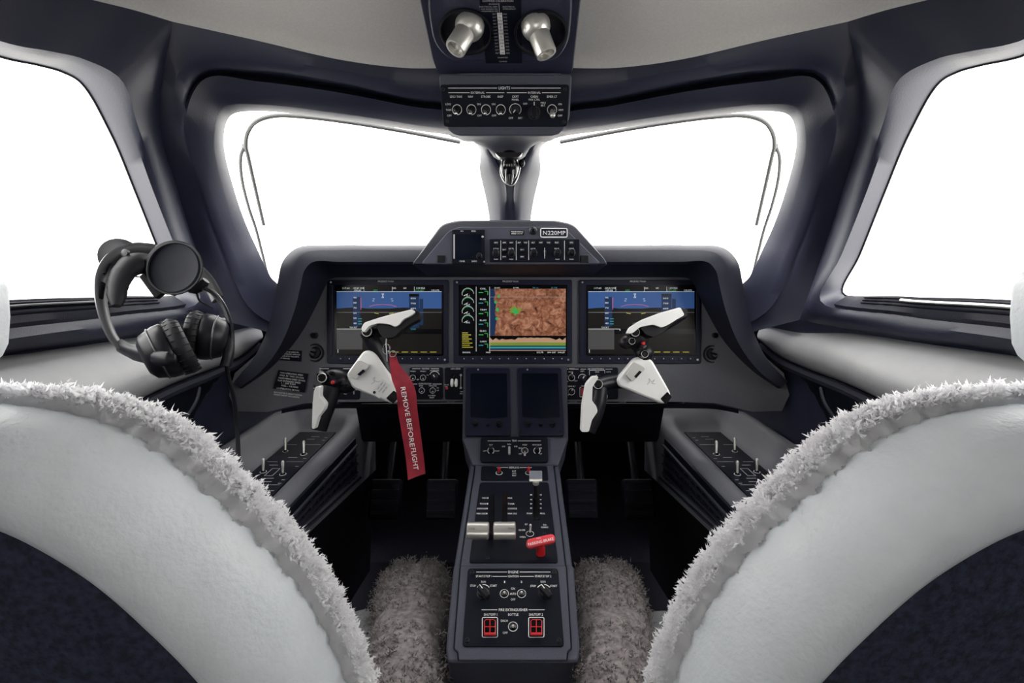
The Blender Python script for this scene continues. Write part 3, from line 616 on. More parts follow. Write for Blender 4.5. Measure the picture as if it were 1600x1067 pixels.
# ================================================================== HUMP INSTRUMENTS
t = thing('standby_display', 'square dark standby display at the left of the raised centre hood', 'display')
plate(rr(706, 358, 758, 412, 2), PH, .009, .008, 'bezel', 'black', t)
plate(rr(713, 366, 752, 405, 1.5), PH, .0095, .002, 'screen', 'glassblk', t, 0)
plate(rr(708.5, 366, 710.5, 404, .6), PH, .0105, .002, 'slide_bar', 'dimink', t, 0)
knob(PH, 749, 401, 4.5, .012, t, h=.009)
mb = MB()
for s, u, v, w in (('+/-', 722, 361, 5), ('MENU', 740, 361, 7), ('CAGE', 722, 408, 8), ('BARO', 741, 408, 8)): text(mb, PH, s, u, v, 2.4, w, 0, .0096)
mb.build('lettering', 'ink', t, False); screw(PH, 754, 370, 1.7, t, 'silver', .009); screw(PH, 756.5, 409, 1.5, t, 'silver', .009)
t = thing('autopilot_panel', 'black flight guidance panel with knobs and keys on the raised hood', 'control panel')
plate(rr(765, 373, 906, 409, 2), PH, .008, .006, 'faceplate', 'black', t)
for u in (775, 799.5, 834, 871, 893): knob(PH, u, 396, 5.2, .014, t, h=.008)
for u, v in ((775, 379), (788, 379), (799, 379), (811, 379), (821, 379), (833, 379), (845, 379), (857, 379), (870, 379), (893, 379), (788, 390), (788, 401), (816, 390), (816, 401), (798, 388)):
    plate(rr(u - 3.6, v - 2.4, u + 3.6, v + 2.4, .8), PH, .0105, .003, 'key', 'plastic', t, .0005)
w_ = MB().lathe(PH.P(851, 397, .004), V((1, 0, 0)), [(.007, -.003), (.008, -.002), (.008, .002), (.007, .003)], 18).build('pitch_wheel', 'plastic', t)
mb = MB(); names = ['HDG', 'APR', 'NAV', 'AP', 'YD', 'ALT', 'VNV', 'VS', 'FLC', 'SPD']
for s, u in zip(names, (775, 788, 799, 811, 821, 833, 845, 857, 870, 893)): text(mb, PH, s, u, 379, 2.2, 5, 0, .0112)
for s, u in (('CRS1', 775), ('HDG SEL', 799), ('ALT SEL', 833), ('SPD SEL', 870), ('CRS2', 893)): text(mb, PH, s, u, 388.5, 2.2, 8, 0, .0112)
for u in (775, 799, 871, 893): text(mb, PH, 'PUSH', u, 405, 1.8, 6, 0, .0087)
for s, v in (('BC', 390), ('BANK', 401)): text(mb, PH, s, 788, v, 2, 5, 0, .0112); text(mb, PH, s, 816, v, 2, 5, 0, .0112)
for u in (782.5, 806.5, 826, 882): line(mb, PH, [(u, 376), (u, 406)], .7, .0087)
line(mb, PH, [(851, 387), (851, 404)], .7, .013); mb.build('lettering', 'ink', t, False)
for u in (689, 914):
    tag(plate(rr(u - 6.5, 398, u + 6.5, 410, 1.2), PH, .007, .006, 'push_button', 'plastic', None, .0015), 'square black push button at the %s end of the raised hood' % ('left' if u < 800 else 'right'), 'button')
t = thing('photo_sensor', 'small round dimming sensor between placard and registration plate', 'sensor')
c = PH.P(833, 361, .004); MB().lathe(c, PH.n, [(.009, 0), (.009, .003), (.006, .006), (0, .006)], 18).build('ring', 'plastic', t); MB().ell(c + PH.n * .005, V((.005, 0, 0)), V((0, .003, 0)), V((0, 0, .005))).build('lens', 'glassblk', t)
t = thing('placard', 'tiny black two line maneuver speed placard left of the round sensor', 'placard')
plate(rr(797, 360, 819, 367, .8), PH, .0055, .0015, 'plate', 'black', t, 0); mb = MB(); text(mb, PH, 'MANEUVERING', 808, 362, 2, 19, 0, .006); text(mb, PH, 'SPEED 155 KT', 808, 365, 2, 18, 0, .006); mb.build('lettering', 'ink', t, False)
t = thing('registration_plate', 'registration plate reading N220MP with a white frame', 'name plate')
plate(rr(844, 356, 887, 371, 2), PH, .006, .002, 'plate', 'bezel', t, 0)
mb = MB(); line(mb, PH, rr(844.8, 356.8, 886.2, 370.4, 2) + [rr(844.8, 356.8, 886.2, 370.4, 2)[0]], 1.5, .0066); text(mb, PH, 'N220MP', 866, 363.8, 6.4, 35, 0, .0066); mb.build('lettering', 'ink', t, False)
# ================================================================== LOWER SWITCH PANELS ON THE FASCIA
def swpanel(name, label, poly, pl, h=.004):
    t = thing(name, label, 'control panel'); plate(poly, pl, h, h, 'faceplate', 'black', t); return t
PS = Pl((0, 1.25 - .004, 0), (0, -1, 0))
t = swpanel('electrical_panel', 'black switch panel on the fascia behind the left yoke', rr(480, 574, 562, 624, 3), PF)
mb = MB(); line(mb, PS, [(494, 576), (514, 576)], .8); line(mb, PS, [(536, 576), (552, 576)], .8); line(mb, PS, [(487, 599), (497, 599)], .8)
text(mb, PS, 'PUSH', 500, 580, 2.4, 8); line(mb, PS, arc(503, 590, 9, 150, 300), .9); line(mb, PS, [(553, 616), (553, 609), (566, 609)], .8); mb.build('lettering', 'ink', t, False)
knob(PS, 503, 590, 7, .014, t, pointer=-40); toggle(PS, 491, 603, 4, t); toggle(PS, 497, 585, 2.5, t, (0, -1), .006); toggle(PS, 525, 611, 4, t); toggle(PS, 540, 612, 4, t)
t = swpanel('heating_panel', 'black heating and ice protection switch panel right of the red streamer', rr(640, 574, 692, 624, 3), PF)
mb = MB(); text(mb, PS, 'HEATING', 665, 576, 2.4, 12); line(mb, PS, [(644, 576), (657, 576)], .7); line(mb, PS, [(673, 576), (686, 576)], .7)
text(mb, PS, 'WSHLD 1', 645, 580, 2, 9); text(mb, PS, 'WSHLD 2', 661, 580, 2, 9); text(mb, PS, 'ADS/PROBES', 679, 577.6 + 1.4, 2, 14); text(mb, PS, 'ICE PROTECTION', 664, 599.5, 2.4, 20); line(mb, PS, [(643, 600), (652, 600)], .7); line(mb, PS, [(676, 600), (690, 600)], .7)
text(mb, PS, 'ENG', 658, 602.8, 2, 6); text(mb, PS, 'WINGSTAB', 676, 602.8, 2, 12); text(mb, PS, 'ON', 668, 586, 2, 3); text(mb, PS, 'OFF', 653, 593, 2, 4); text(mb, PS, 'ICE SPEED', 675, 618, 2, 11); text(mb, PS, 'RESET', 675, 621.2, 2, 7); text(mb, PS, 'ON', 684, 606, 2, 3); text(mb, PS, 'OFF', 684, 610, 2, 4); line(mb, PS, arc(679, 588, 8, 200, 340, 6), .8); mb.build('lettering', 'ink', t, False)
for u, v in ((645, 590), (661, 590), (659, 610), (676, 610)): toggle(PS, u, v, 4.3, t, (0, 2), .010)
knob(PS, 679, 589, 5, .012, t, pointer=-30)
t = swpanel('landing_gear_panel', 'black landing gear panel with a white wheel shaped lever', rr(695, 574, 727, 624, 3), PF)
mb = MB(); text(mb, PS, 'LDG GEAR', 712, 576, 2.4, 15); text(mb, PS, 'DN LCK', 698, 601, 2, 7); text(mb, PS, 'REL', 698, 604, 2, 4); text(mb, PS, 'WRN', 722, 612, 2, 6); text(mb, PS, 'INHIB', 722, 615, 2, 7); line(mb, PS, [(720, 586), (720, 606)], .7)
for v in (586, 606): line(mb, PS, arc(720, v, 1.4, 0, 360, 8), .9)
mb.build('lettering', 'ink', t, False)
plate(rr(706, 584, 712, 608, 1.5), PS, .0008, .0008, 'slot', 'gloss', t, 0)
lv = MB().tube([PS.P(709.5, 598, 0), PS.P(709.5, 598, .030)], .003, 8).build('gear_lever', 'silver', t)
for du in (-3.2, 3.2): MB().lathe(PS.P(709.5 + du, 598, .032), V((1, 0, 0)), [(.008, -.003), (.010, -.0015), (.010, .0015), (.008, .003)], 20).build('wheel', 'ink', lv)
MB().tube([PS.P(706, 598, .032), PS.P(713, 598, .032)], .003, 8).build('axle', 'ink', lv)
plate(rr(696, 605, 700, 608.5, .8), PS, .003, .003, 'red_button', 'red', t, .0005)
t = swpanel('climate_panel', 'black pressurization and air conditioning panel behind the right yoke grip', rr(876, 574, 966, 624, 3), PF)
mb = MB(); text(mb, PS, 'PRESN', 894, 576.4, 2.4, 9); line(mb, PS, [(883, 576.6), (888, 576.6)], .7); line(mb, PS, [(899, 576.6), (904, 576.6)], .7); text(mb, PS, 'AIR CONDITIONING', 931, 576.4, 2.4, 26); line(mb, PS, [(907, 576.6), (916, 576.6)], .7); line(mb, PS, [(946, 576.6), (957, 576.6)], .7)
for s, u, v, w in (('MODE', 892, 581, 7), ('AUTO', 884, 587, 6), ('MAN', 885, 596, 5), ('CKPT', 910, 580, 6), ('FAN', 933, 581, 6), ('LO', 884, 608, 3), ('OFF', 887, 617, 5), ('CABIN ALT', 893, 603.5, 12), ('DUMP', 912, 603, 7), ('OUT', 900, 595, 5), ('AUTO', 951, 581, 7)): text(mb, PS, s, u, v, 2, w)
line(mb, PS, [(921, 586), (921, 578.5), (945, 578.5), (945, 583)], .6); line(mb, PS, arc(910, 591, 6.5, 180, 330, 8), .8); line(mb, PS, rr(906, 605, 917, 620, 1) + [(908, 605)], .7); line(mb, PS, [(934, 617), (934, 622), (949, 622), (949, 617)], .7); mb.build('lettering', 'ink', t, False)
toggle(PS, 893, 590, 5, t, (1, -7), .010); toggle(PS, 893, 612, 5, t, (1, -3), .010); knob(PS, 911, 591, 5, .012, t, pointer=30); knob(PS, 933, 590, 5.5, .014, t, pointer=-20); knob(PS, 953, 592, 5.5, .014, t, pointer=10)
plate(rr(908, 606.5, 915.5, 618.5, .8), PS, .004, .004, 'guarded_button', 'ribbon', t, .0006)
# ================================================================== CENTRE PEDESTAL
PU = Pl.two(573, 1.235, 690, 1.13); PTr = Pl.two(682, 1.13, 724, 1.085); PT = Pl.two(722, 1.10, 884, .82); PE = Pl.two(884, .82, 1015, .71)
pd = thing('centre_pedestal', 'grey centre pedestal running back between the two seats', 'pedestal')
plate([(724, 571), (886, 571), (888, 690), (722, 690)], PU, -.003, .12, 'upper_block', 'console', pd, .003)
plate([(722, 684), (888, 684), (872, 727), (738, 727)], PTr, -.004, .10, 'trim_block', 'console', pd, .003)
plate([(735, 722), (873, 722), (895, 888), (709, 888)], PT, -.004, .30, 'throttle_block', 'console', pd, .004)
plate(rpoly([(709, 882), (896, 882), (906, 1012), (903, 1034), (700, 1034), (697, 1012)], 6), PE, -.004, .26, 'engine_block', 'console', pd, .006)
plate([(742, 722), (866, 722), (885, 884), (718, 884)], PT, -.0032, .002, 'seam', 'black', pd, 0); plate(rpoly([(718, 884), (886, 884), (894, 1014), (888, 1019), (887, 1032), (715, 1032), (714, 1019), (708, 1014)], 2), PE, -.0032, .002, 'seam', 'black', pd, 0)
plate([(744, 722), (864, 722), (883, 884), (720, 884)], PT, 0, .004, 'top_plate', 'console', pd, .001); plate(rpoly([(720, 884), (884, 884), (892, 1013), (886, 1018), (885, 1031), (717, 1031), (716, 1018), (710, 1013)], 2), PE, 0, .004, 'top_plate', 'console', pd, .001)
# two keypad controllers with dark screens
for side, a in (('left', 0), ('right', 1)):
    t = thing('display_controller', 'dark touch screen controller on the pedestal, the %s of the pair' % side, 'controller', 'touch screen controllers')
    o = [(728, 574), (797, 574), (799, 681), (726, 681)] if not a else [(808, 574), (877, 574), (882, 681), (810, 681)]
    s = [(735, 583), (792, 583), (793, 652), (764, 654), (735, 652)] if not a else [(815, 583), (872, 583), (875, 652), (845, 654), (816, 652)]
    plate(rpoly(o, 4), PU, .004, .006, 'bezel', 'bezel', t, .0015)
    plate(rpoly(s, 2), PU, .0046, .001, 'screen', 'glassblk', t, 0)
    line_ = MB(); line(line_, PU, rpoly(s, 2) + [rpoly(s, 2)[0]], .8, .0052); line_.build('screen_edge', 'plastic', t)
    for u in ((743, 780) if not a else (825, 863)): knob(PU, u, 663, 4.6, .013, t, h=.004)
    knob(PU, 762 if not a else 845, 664, 2.8, .008, t, 'joystick', h=.004)
    for u, v in (((730, 674), (793, 674)) if not a else ((813, 674), (876, 674))): screw(PU, u, v, 2.4, t, 'plastic', .004)
    screw(PU, 747 if not a else 824, 577.5, 1.4, t, 'silver', .004)
# trim panel
t = thing('trim_panel', 'black trim panel with two round knobs under the dark controllers', 'control panel')
plate(rpoly([(751, 682), (856, 682), (857, 722), (750, 722)], 5), PTr, .002, .004, 'faceplate', 'black', t); Q = Pl(PTr.p0 + PTr.n * .002, PTr.n)
mb = MB(); text(mb, Q, 'TRIM', 803.5, 688.6, 2.8, 7); line(mb, Q, [(762, 688.8), (798, 688.8)], .7); line(mb, Q, [(809, 688.8), (845, 688.8)], .7)
for s, u, v, w in (('YAW', 767, 695, 6), ('LEFT', 758, 704.5, 6), ('RIGHT', 777, 704.5, 7), ('ROLL', 796, 694, 6), ('LWD', 787, 697.5, 5), ('RWD', 806, 697.5, 5), ('MODE', 820, 695, 7), ('PITCH BKUP', 839, 695, 14), ('BKUP', 813, 700, 5), ('OFF', 813, 709, 5), ('DN', 845, 700, 3), ('UP', 845, 709, 3)): text(mb, Q, s, u, v, 2, w)
for u in (767, 839): line(mb, Q, arc(u, 704, 5, 120, 420, 16), .8)
mb.build('lettering', 'ink', t, False); knob(Q, 767, 704, 3.6, .012, t); knob(Q, 839, 704, 3.6, .012, t); toggle(Q, 820, 704, 5, t, (0, 7), .012, m='silver')
plate(rr(794, 697, 797.5, 709, 1), Q, .006, .006, 'roll_switch', 'dimink', t, .0008)
# displays reversion panel
t = thing('reversion_panel', 'narrow black displays panel with two red toggles', 'control panel'); Q = Pl(PT.p0 + PT.n * .002, PT.n)
plate(rpoly([(752, 728), (855, 728), (857, 750), (751, 750)], 3), PT, .002, .004, 'faceplate', 'black', t)
mb = MB(); text(mb, Q, 'DISPLAYS', 803, 730.4, 2.6, 15); line(mb, Q, [(776, 730.4), (794, 730.4)], .6); line(mb, Q, [(812, 730.4), (831, 730.4)], .6)
for s, v in (('INT', 736), ('AUTO', 739.4), ('REV', 742.8)): text(mb, Q, s, 803.5, v, 2, 6)
mb.build('lettering', 'ink', t, False); toggle(Q, 780, 739, 5, t, (0, -8), .012, m='red', lr=.0034); toggle(Q, 826, 739, 5, t, (0, -8), .012, m='red', lr=.0034)
# throttle quadrant
t = thing('throttle_quadrant', 'black throttle quadrant plate with slots and markings', 'quadrant')
plate(rpoly([(750, 753), (857, 753), (872, 879), (733, 879)], 4), PT, .002, .004, 'faceplate', 'black', t)
for a, b, c, d in ((764, 771, 773, 838), (785, 771, 793, 838), (833, 757, 843, 812)):
    plate(rpoly([(a, b), (c, b), (c - (1 if a < 800 else -1), d), (a - (2 if a < 800 else 0), d)], 1), PT, .0026, .001, 'slot', 'gloss', t, 0)
mb = MB()
for k, (s, v) in enumerate((('MAX', 778), ('TO/GA', 787), ('CON/CLB', 794.5), ('MAX CRZ', 802.3))): text(mb, Q, s, 760.5 - k * .6, v, 2.3, None, 0, .0008, 'r'); text(mb, Q, s, 793.5, v, 2.3, None, 0, .0008, 'l'); line(mb, Q, [(761.5 - k * .6, v), (763 - k * .6, v)], 2)
for s, v in (('0', 773), ('1', 780.5), ('2', 787), ('3', 793.8), ('FULL', 802)): text(mb, Q, s, 830, v, 2.3, None, 0, .0008, 'r'); text(mb, Q, s, 845, v, 2.3, None, 0, .0008, 'l'); line(mb, Q, [(828.5, v), (831.5, v)], .8); line(mb, Q, [(843, v), (846, v)], .8)
for s, u, v, w in (('ELT', 822.5, 819, 4), ('CLOSE', 815.5, 828, 10), ('OPEN', 816.5, 839, 9), ('T/O', 851, 820, 5), ('CONFIG', 851, 823.8, 11)): text(mb, Q, s, u, v, 2.3, w)
mb.build('lettering', 'ink', t, False); toggle(Q, 828, 834, 6, t, (1, -14), .014, m='silver'); screw(Q, 762, 872, 3.2, t); screw(Q, 851, 834, 2.4, t)
for nm, u0, u1, tu in (('left', 729.5, 764, 737), ('right', 771, 806, 798.5)):
    l = thing('thrust_lever', 'brushed silver thrust lever with round bar handle, the %s one' % nm, 'lever', 'thrust levers')
    c0 = Q.P((u0 + u1) / 2, 829, .045); r = 13.2 * c0.y / F; hw = (u1 - u0) / 2 * c0.y / F
    MB().lathe(c0, V((1, 0, 0)), [(r * .85, -hw), (r, -hw + .0015), (r, hw - .0015), (r * .85, hw)], 28).build('handle', 'silver', l, ang=30)
    us = 768 - 3 if nm == 'left' else 775 + 10
    MB().tube([Q.P(768 if nm == 'left' else 788, 838, -.002), c0 + V((.012 if nm == 'left' else -.0, 0, 0))], .005, 8).build('stem', 'plastic', l)
    PX = Pl(c0 + V((0, -r * .72, r * .72)), V((0, -.72, .70))); mb = MB(); text(mb, PX, 'TO/GA', tu, 825.5, 3.2, 10.5, 0, .0004); mb.build('lettering', 'plastic', l, False)
l = thing('flap_lever', 'silver and clear square topped flap lever beside the right red toggle', 'lever')
c0 = Q.P(837, 742, .05); hw = 10 * c0.y / F
MB().box(c0, hw, .004, hw * .62, (V((1, 0, 0)), V((0, .9, -.3)).normalized(), V((0, .3, .95)).normalized())).build('paddle', M.setdefault('greyblk', mat('grey_paddle', (.20, .21, .25), .35)), l, bevel=.0015)
c1 = Q.P(837, 749.5, .045); MB().box(c1, hw, .004, 2.0 * c1.y / F, None).build('paddle_edge', 'silver', l, bevel=.001)
MB().lathe(Q.P(837.3, 754, .042), V((0, -.3, 1)), [(.006, -.003), (.0065, 0), (.006, .003)], 16).build('collar', 'silver', l)
MB().tube([Q.P(837.5, 779, -.002), Q.P(837.3, 756, .04)], .0052, 8).build('stem', 'plastic', l)
l = thing('parking_brake', 'red parking brake pull handle low on the throttle quadrant', 'handle')
c0 = Q.P(845, 846, .03); PB = Pl(c0, PT.n * .6 + V((0, -.5, .1))); mb = MB(); a = math.radians(-13)
cap = [(845 + 23 * math.cos(q) * 1 * (abs(math.cos(q)) ** -.45 if abs(math.cos(q)) > .05 else 1) * 1.0, 0) for q in ()]
def rot(u, v, cu, cv, ang): 
    c_, s_ = math.cos(ang), math.sin(ang); return (cu + (u - cu) * c_ - (v - cv) * s_, cv + (u - cu) * s_ + (v - cv) * c_)
plate([rot(u, v, 845, 844, a) for u, v in rr(822, 837, 868, 851, 6.5, 5)], PB, 0, .012, 'handle', 'pink', l, .003)
mb = MB(); text(mb, PB, 'PARKING BRAKE', 845, 846, 4.6, 41, -13, .0008); text(mb, PB, 'PULL', 842, 840.5, 2, 7, -13, .0008); mb.build('lettering', 'ink', l, False)
MB().tube([Q.P(845, 866, 0), Q.P(845, 856, .012), Q.P(845, 849, .024)], [.0075, .0075, .006], 12).build('stem', 'red', l)
# engine and fire panel
t = thing('engine_panel', 'black engine start and fire extinguisher panel nearest the camera', 'control panel'); Q = Pl(PE.p0 + PE.n * .002, PE.n)
plate(rpoly([(731, 887.5), (872, 887.5), (881.5, 1010), (722.5, 1010)], 6), PE, .002, .004, 'faceplate', 'black', t)
mb = MB()
for s, u, v, hh, w in (('ENGINE', 802, 893.6, 4, 16), ('START/STOP 1', 756, 900.2, 3.4, 25), ('IGNITION', 802, 900.2, 3.4, 16.5), ('START/STOP 2', 848.5, 900.2, 3.4, 25.5), ('RUN', 755.4, 908.8, 3.2, 7), ('STOP', 739, 915, 3.2, 8.5), ('START', 771, 915, 3.2, 10.5), ('RUN', 848.6, 908.8, 3.2, 7.3), ('STOP', 833, 915.4, 3.2, 8.5), ('START', 865, 915.4, 3.2, 10.8), ('1', 788.4, 909, 3.2, 1.6), ('2', 814.8, 909, 3.2, 2.6), ('ON', 801.6, 919.4, 3.4, 6), ('AUTO', 801.6, 927.6, 3.4, 9.4), ('OFF', 801.6, 936.4, 3.4, 7), ('FIRE EXTINGUISHER', 802, 952.6, 4.3, 45), ('SHUTOFF 1', 766.5, 960, 3.6, 21), ('BOTTLE', 802, 960, 3.6, 16), ('SHUTOFF 2', 837.5, 960, 3.6, 21.5), ('DISCH', 788, 969.7, 3.4, 10.5), ('OFF', 789.4, 988.5, 3.4, 7.5)): text(mb, Q, s, u, v, hh, w)
for a_, b_, v in ((744, 792, 893.6), (812, 860, 893.6), (770, 792, 900.4), (812, 834, 900.4), (752.5, 777, 952.6), (826, 851, 952.6)): line(mb, Q, [(a_, v), (b_, v)], .8)
for u in (755, 849.5): line(mb, Q, arc(u, 925, 12, 218, 322, 10), 1.1)
for u in (765.5, 838): line(mb, Q, rr(u - 12, 964.5, u + 12, 995.5, 2) + [rr(u - 12, 964.5, u + 12, 995.5, 2)[0]], 1.0)
mb.build('lettering', 'ink', t, False)
for u in (755, 851):
    k = knob(Q, u, 927, 9, .006, t, 'rotary_knob'); c = Q.P(u, 927, .006); x, y = (Q.P(u + 1, 927, .006) - c), (Q.P(u, 926, .006) - c); d = (y * .75 - x * .6).normalized(); s_ = d.cross(Q.n)
    MB().box(c + Q.n * .006 - d * .002, .011, .0042, .006, (d, s_, Q.n)).build('grip', 'plastic', k, bevel=.0012)
    m_ = MB(); p0 = c + Q.n * .0126; m_.face([p0 + d * .009 + s_ * .0007, p0 + d * .001 + s_ * .0007, p0 + d * .001 - s_ * .0007, p0 + d * .009 - s_ * .0007]); m_.build('pointer', 'ink', k, False)
for u in (788, 815): toggle(Q, u, 927.5, 6.6, t, (0, -2), .012, m='silver')
toggle(Q, 801.6, 979, 7.2, t, (0, -1), .013, m='silver')
for u in (765.5, 838):
    b = plate(rr(u - 9.5, 967, u + 9.5, 993, 1), Q, .002, .002, 'shutoff_guard', 'gloss', t, .0004); m_ = MB()
    for seg_ in ([(u - 8.5, 991), (u - 8.5, 970), (u - 6, 967.8), (u + 6, 967.8), (u + 8.5, 970), (u + 8.5, 991)], [(u, 968), (u, 990)], [(u - 8.5, 979), (u + 8.5, 979)]): m_.tube([Q.P(*q, .008) for q in seg_], .0006, 6)
    m_.build('wire_frame', 'red', b); MB().tube([Q.P(u - 9, 990.6, .006), Q.P(u + 9, 990.6, .006)], .0021, 10).build('hinge', 'red', b)
for u, v in ((737.5, 894), (866, 894), (730, 1000.5), (873.5, 1000.5)): screw(Q, u, v, 3.8, t)
# ================================================================== OVERHEAD
PO = Pl.two(0, .68, 112, .80); PLt = Pl.two(116, .79, 210, .815)
oc = thing('overhead_console', 'dark overhead console hanging between the headliner panels', 'overhead console')
body = [(560, -330), (655, 0), (676, 98), (683, 117), (895, 117), (897, 97), (908, 0), (1000, -330)]
plate(rpoly(body, 5), PO, 0, -.0, 'x', 'trim', oc) if False else None
mb = MB(); fr_ = [PO.P(u, v) for u, v in rpoly(body, 5)]; mb.loft([[p + V((0, .02, .12)) for p in fr_], [p + V((0, 0, .006)) for p in fr_], [p.lerp(sum(fr_, V((0, 0, 0))) / len(fr_), .02) for p in fr_]], True, True, True); mb.build('housing', 'trim', oc, ang=40)
plate(rpoly([(668, -50), (669, 20), (677, 68), (702, 96), (870, 96), (889, 68), (894, 20), (894, -50)], 16, 4), PO, .005, .008, 'lamp_plate', 'trim', oc, .003)
lb = rpoly([(685, 115), (894, 115), (890, 184), (880, 204), (866, 212), (716, 212), (702, 205), (692, 186)], 6)
f0 = [PLt.P(u, v) for u, v in lb]; mb = MB(); mb.loft([[p + V((0, .10, .03)) for p in f0], f0], True, True, True); mb.build('switch_housing', 'console', oc, bevel=.004)
mb = MB(); mb.prism([px(u, v, .885) for u, v in ((694, 94), (888, 94), (884, 180), (866, 206), (716, 206), (700, 180))], (0, .02, 0)); mb.build('light_leak_cover', 'trim', oc)  # added hidden plate, blocks sky light leaking through the gap behind the housing
# throat under the housing, blending to the windshield post
def hr(l): return cat([px(*k) for k in l], 5)
MB().loft([hr([(696, 207, .82), (720, 212, .822), (790, 213, .825), (862, 212, .822), (886, 206, .82)]), hr([(706, 214, .86), (740, 218, .865), (790, 220, .87), (845, 218, .865), (878, 213, .86)]), hr([(738, 221, .90), (762, 226, .895), (790, 229, .895), (822, 226, .895), (846, 220, .90)]), hr([(762, 232, .935), (773, 240, .925), (795, 243, .925), (817, 240, .925), (828, 231, .935)]), hr([(772, 246, 1.0), (780, 250, 1.0), (795, 252, 1.0), (811, 250, 1.0), (820, 245, 1.0)])], False).build('throat', 'console', oc, ang=60)
# compass calibration placard
t = thing('compass_card', 'black compass calibration placard between the two overhead reading lamps', 'placard')
plate([(745, -40), (759, 99), (816, 99), (813, -40)], PO, .0062, .001, 'plate', 'black', t, 0)
mb = MB(); mb.mat('dimink')
for s, u, v, hh, w in (('COMPASS CALIBRATION', 778, 1.5, 3, 48), ('ENGINES', 771, 6.5, 2, 14), ('ELECTRICAL GEN', 763, 10.5, 2, 28), ('AND RADIOS ON', 764, 14.2, 2, 26), ('WINDSHIELD OFF', 765, 17.6, 2, 27), ('ELECTRICAL', 795, 10.5, 2, 19), ('EMERGENCY', 796, 14, 2, 20), ('CALIBRATED', 785.5, 90, 2, 16), ('CARD', 786, 96, 2, 12)): text(mb, PO, s, u, v, hh, w, 0, .0068)
line(mb, PO, [(779.5, 5), (780.5, 19)], .7, .0068)
vals = ['330', 'N', '030', '060', 'E', '120', '150', 'S', '210', '240', 'W', '300', '330']
for k in range(13):
    a = k / 12; v = 22 + 61 * a; text(mb, PO, '%03d' % ((357 + 30 * k) % 360), 772 + 5 * a, v, 2.2, 5.5, 0, .0068); text(mb, PO, '%03d' % ((2 + 30 * k) % 360), 789 + 4.5 * a, v, 2.2, 5.5, 0, .0068)
mb.mat('ink'); mb.face([PO.P(u, v, .0068) for u, v in ((776.6, 20), (784.4, 20), (789, 85), (781.4, 85))])
mb.mat('plastic')
for k in range(13):
    a = k / 12; text(mb, PO, vals[k], 780.6 + 4.4 * a, 22.2 + 60.5 * a, 3.2, None if len(vals[k]) == 1 else 6, 0, .0073)
mb.build('lettering', None, t, False)
# reading lamps
for nm, u, v, du, dv, eu, ev in (('left', 728, 50, 734, 40, 715, 70), ('right', 845, 52, 837, 40, 851, 77)):
    t = thing('reading_lamp', 'chrome swivelling reading lamp in the overhead console, the %s one' % nm, 'lamp', 'overhead reading lamps')
    c = PO.P(u, v, .005); r = 42 * c.y / F
    MB().lathe(c, PO.n, [(r * 1.0, .0), (r * 1.0, .003), (r * .93, .004), (r * .80, -.010), (r * .5, -.02), (0, -.022)], 32).build('socket', 'plastic', t, ang=50)
    d0 = PO.P(du, dv, .008); MB().ell(d0, V((.021, 0, 0)), V((0, .021, 0)), V((0, 0, .021))).build('ball', 'silver', t)
    MB().torus(d0 + PO.n * -.006, PO.n + V((0, 0, .3)), .0225, .0018).build('retaining_ring', 'silver', t)
    e0 = PO.P(eu, ev, .040); dd = (e0 - d0).normalized()
    MB().lathe(d0 + dd * .012, dd, [(.0150, 0), (.0150, .030), (.0142, .032), (.0115, .032), (.011, .024), (0, .024)], 24).build('barrel', 'silver', t, ang=30)
# lights panel
t = thing('lights_panel', 'black lights switch panel below the overhead reading lamps', 'control panel'); Q = Pl(PLt.p0 + PLt.n * .002, PLt.n)
plate(rpoly([(687, 132), (890, 132), (887, 198), (693, 198)], 5), PLt, .002, .004, 'faceplate', 'black', t)
mb = MB()
for s, u, v, hh, w in (('LIGHTS', 788, 137.4, 4.4, 17.5), ('EXTERNAL', 746.6, 144.8, 3.4, 21.5), ('INTERNAL', 835, 144.8, 3.4, 20), ('LDG / TAXI', 712.4, 151, 3.3, 18.5), ('NAV', 735.3, 151, 3.3, 7.5), ('STROBE', 759, 151, 3.3, 14.5), ('INSP', 782, 151, 3.3, 8.5), ('CKPT', 805.4, 151, 3.3, 10), ('PANEL', 805.4, 155.6, 3.1, 11), ('CABIN', 834.8, 151, 3.3, 11.5), ('PAX CTRL', 835, 155.6, 3.1, 17.5), ('EMER LT', 862.5, 151, 3.3, 15.5), ('LDG', 700.3, 162.7, 3, 8), ('TAXI', 700.8, 171.7, 3, 8.5), ('OFF', 702, 180.6, 3, 7), ('ON', 748, 162.7, 3, 5.5), ('OFF', 749, 180.6, 3, 7), ('ON', 771, 162.7, 3, 5.5), ('OFF', 772, 180.6, 3, 7), ('OFF', 798.2, 184.4, 3, 7), ('BRT', 813, 184.4, 3, 6.5), ('OFF', 820.6, 162.2, 3, 7), ('MAX', 849, 160.6, 3, 8), ('BRT', 848.5, 164.8, 3, 6.5), ('ON', 875, 162.7, 3, 5.5), ('ARM', 876, 171.7, 3, 7.5), ('OFF', 875, 180.6, 3, 7)): text(mb, Q, s, u, v, hh, w)
for a_, b_, v in ((700, 776.5, 137.6), (798.5, 876, 137.6), (700.5, 734, 144.8), (759.5, 788, 144.8), (792, 823, 144.8), (847, 876, 144.8)): line(mb, Q, [(a_, v), (b_, v)], .85)
line(mb, Q, arc(805.2, 171, 9, 130, 410, 20), 1.0); mb.build('lettering', 'ink', t, False)
for u in (714.2, 736.6, 759.4, 782.4): toggle(Q, u, 171.5, 7.2, t, (-1.5 if u < 780 else 0, 6), .014, lr=.0026)
toggle(Q, 862.5, 171.5, 7.2, t, (1, 9), .017, lr=.0042, m='silver'); knob(Q, 805.2, 171.5, 6.8, .010, t, pointer=215)
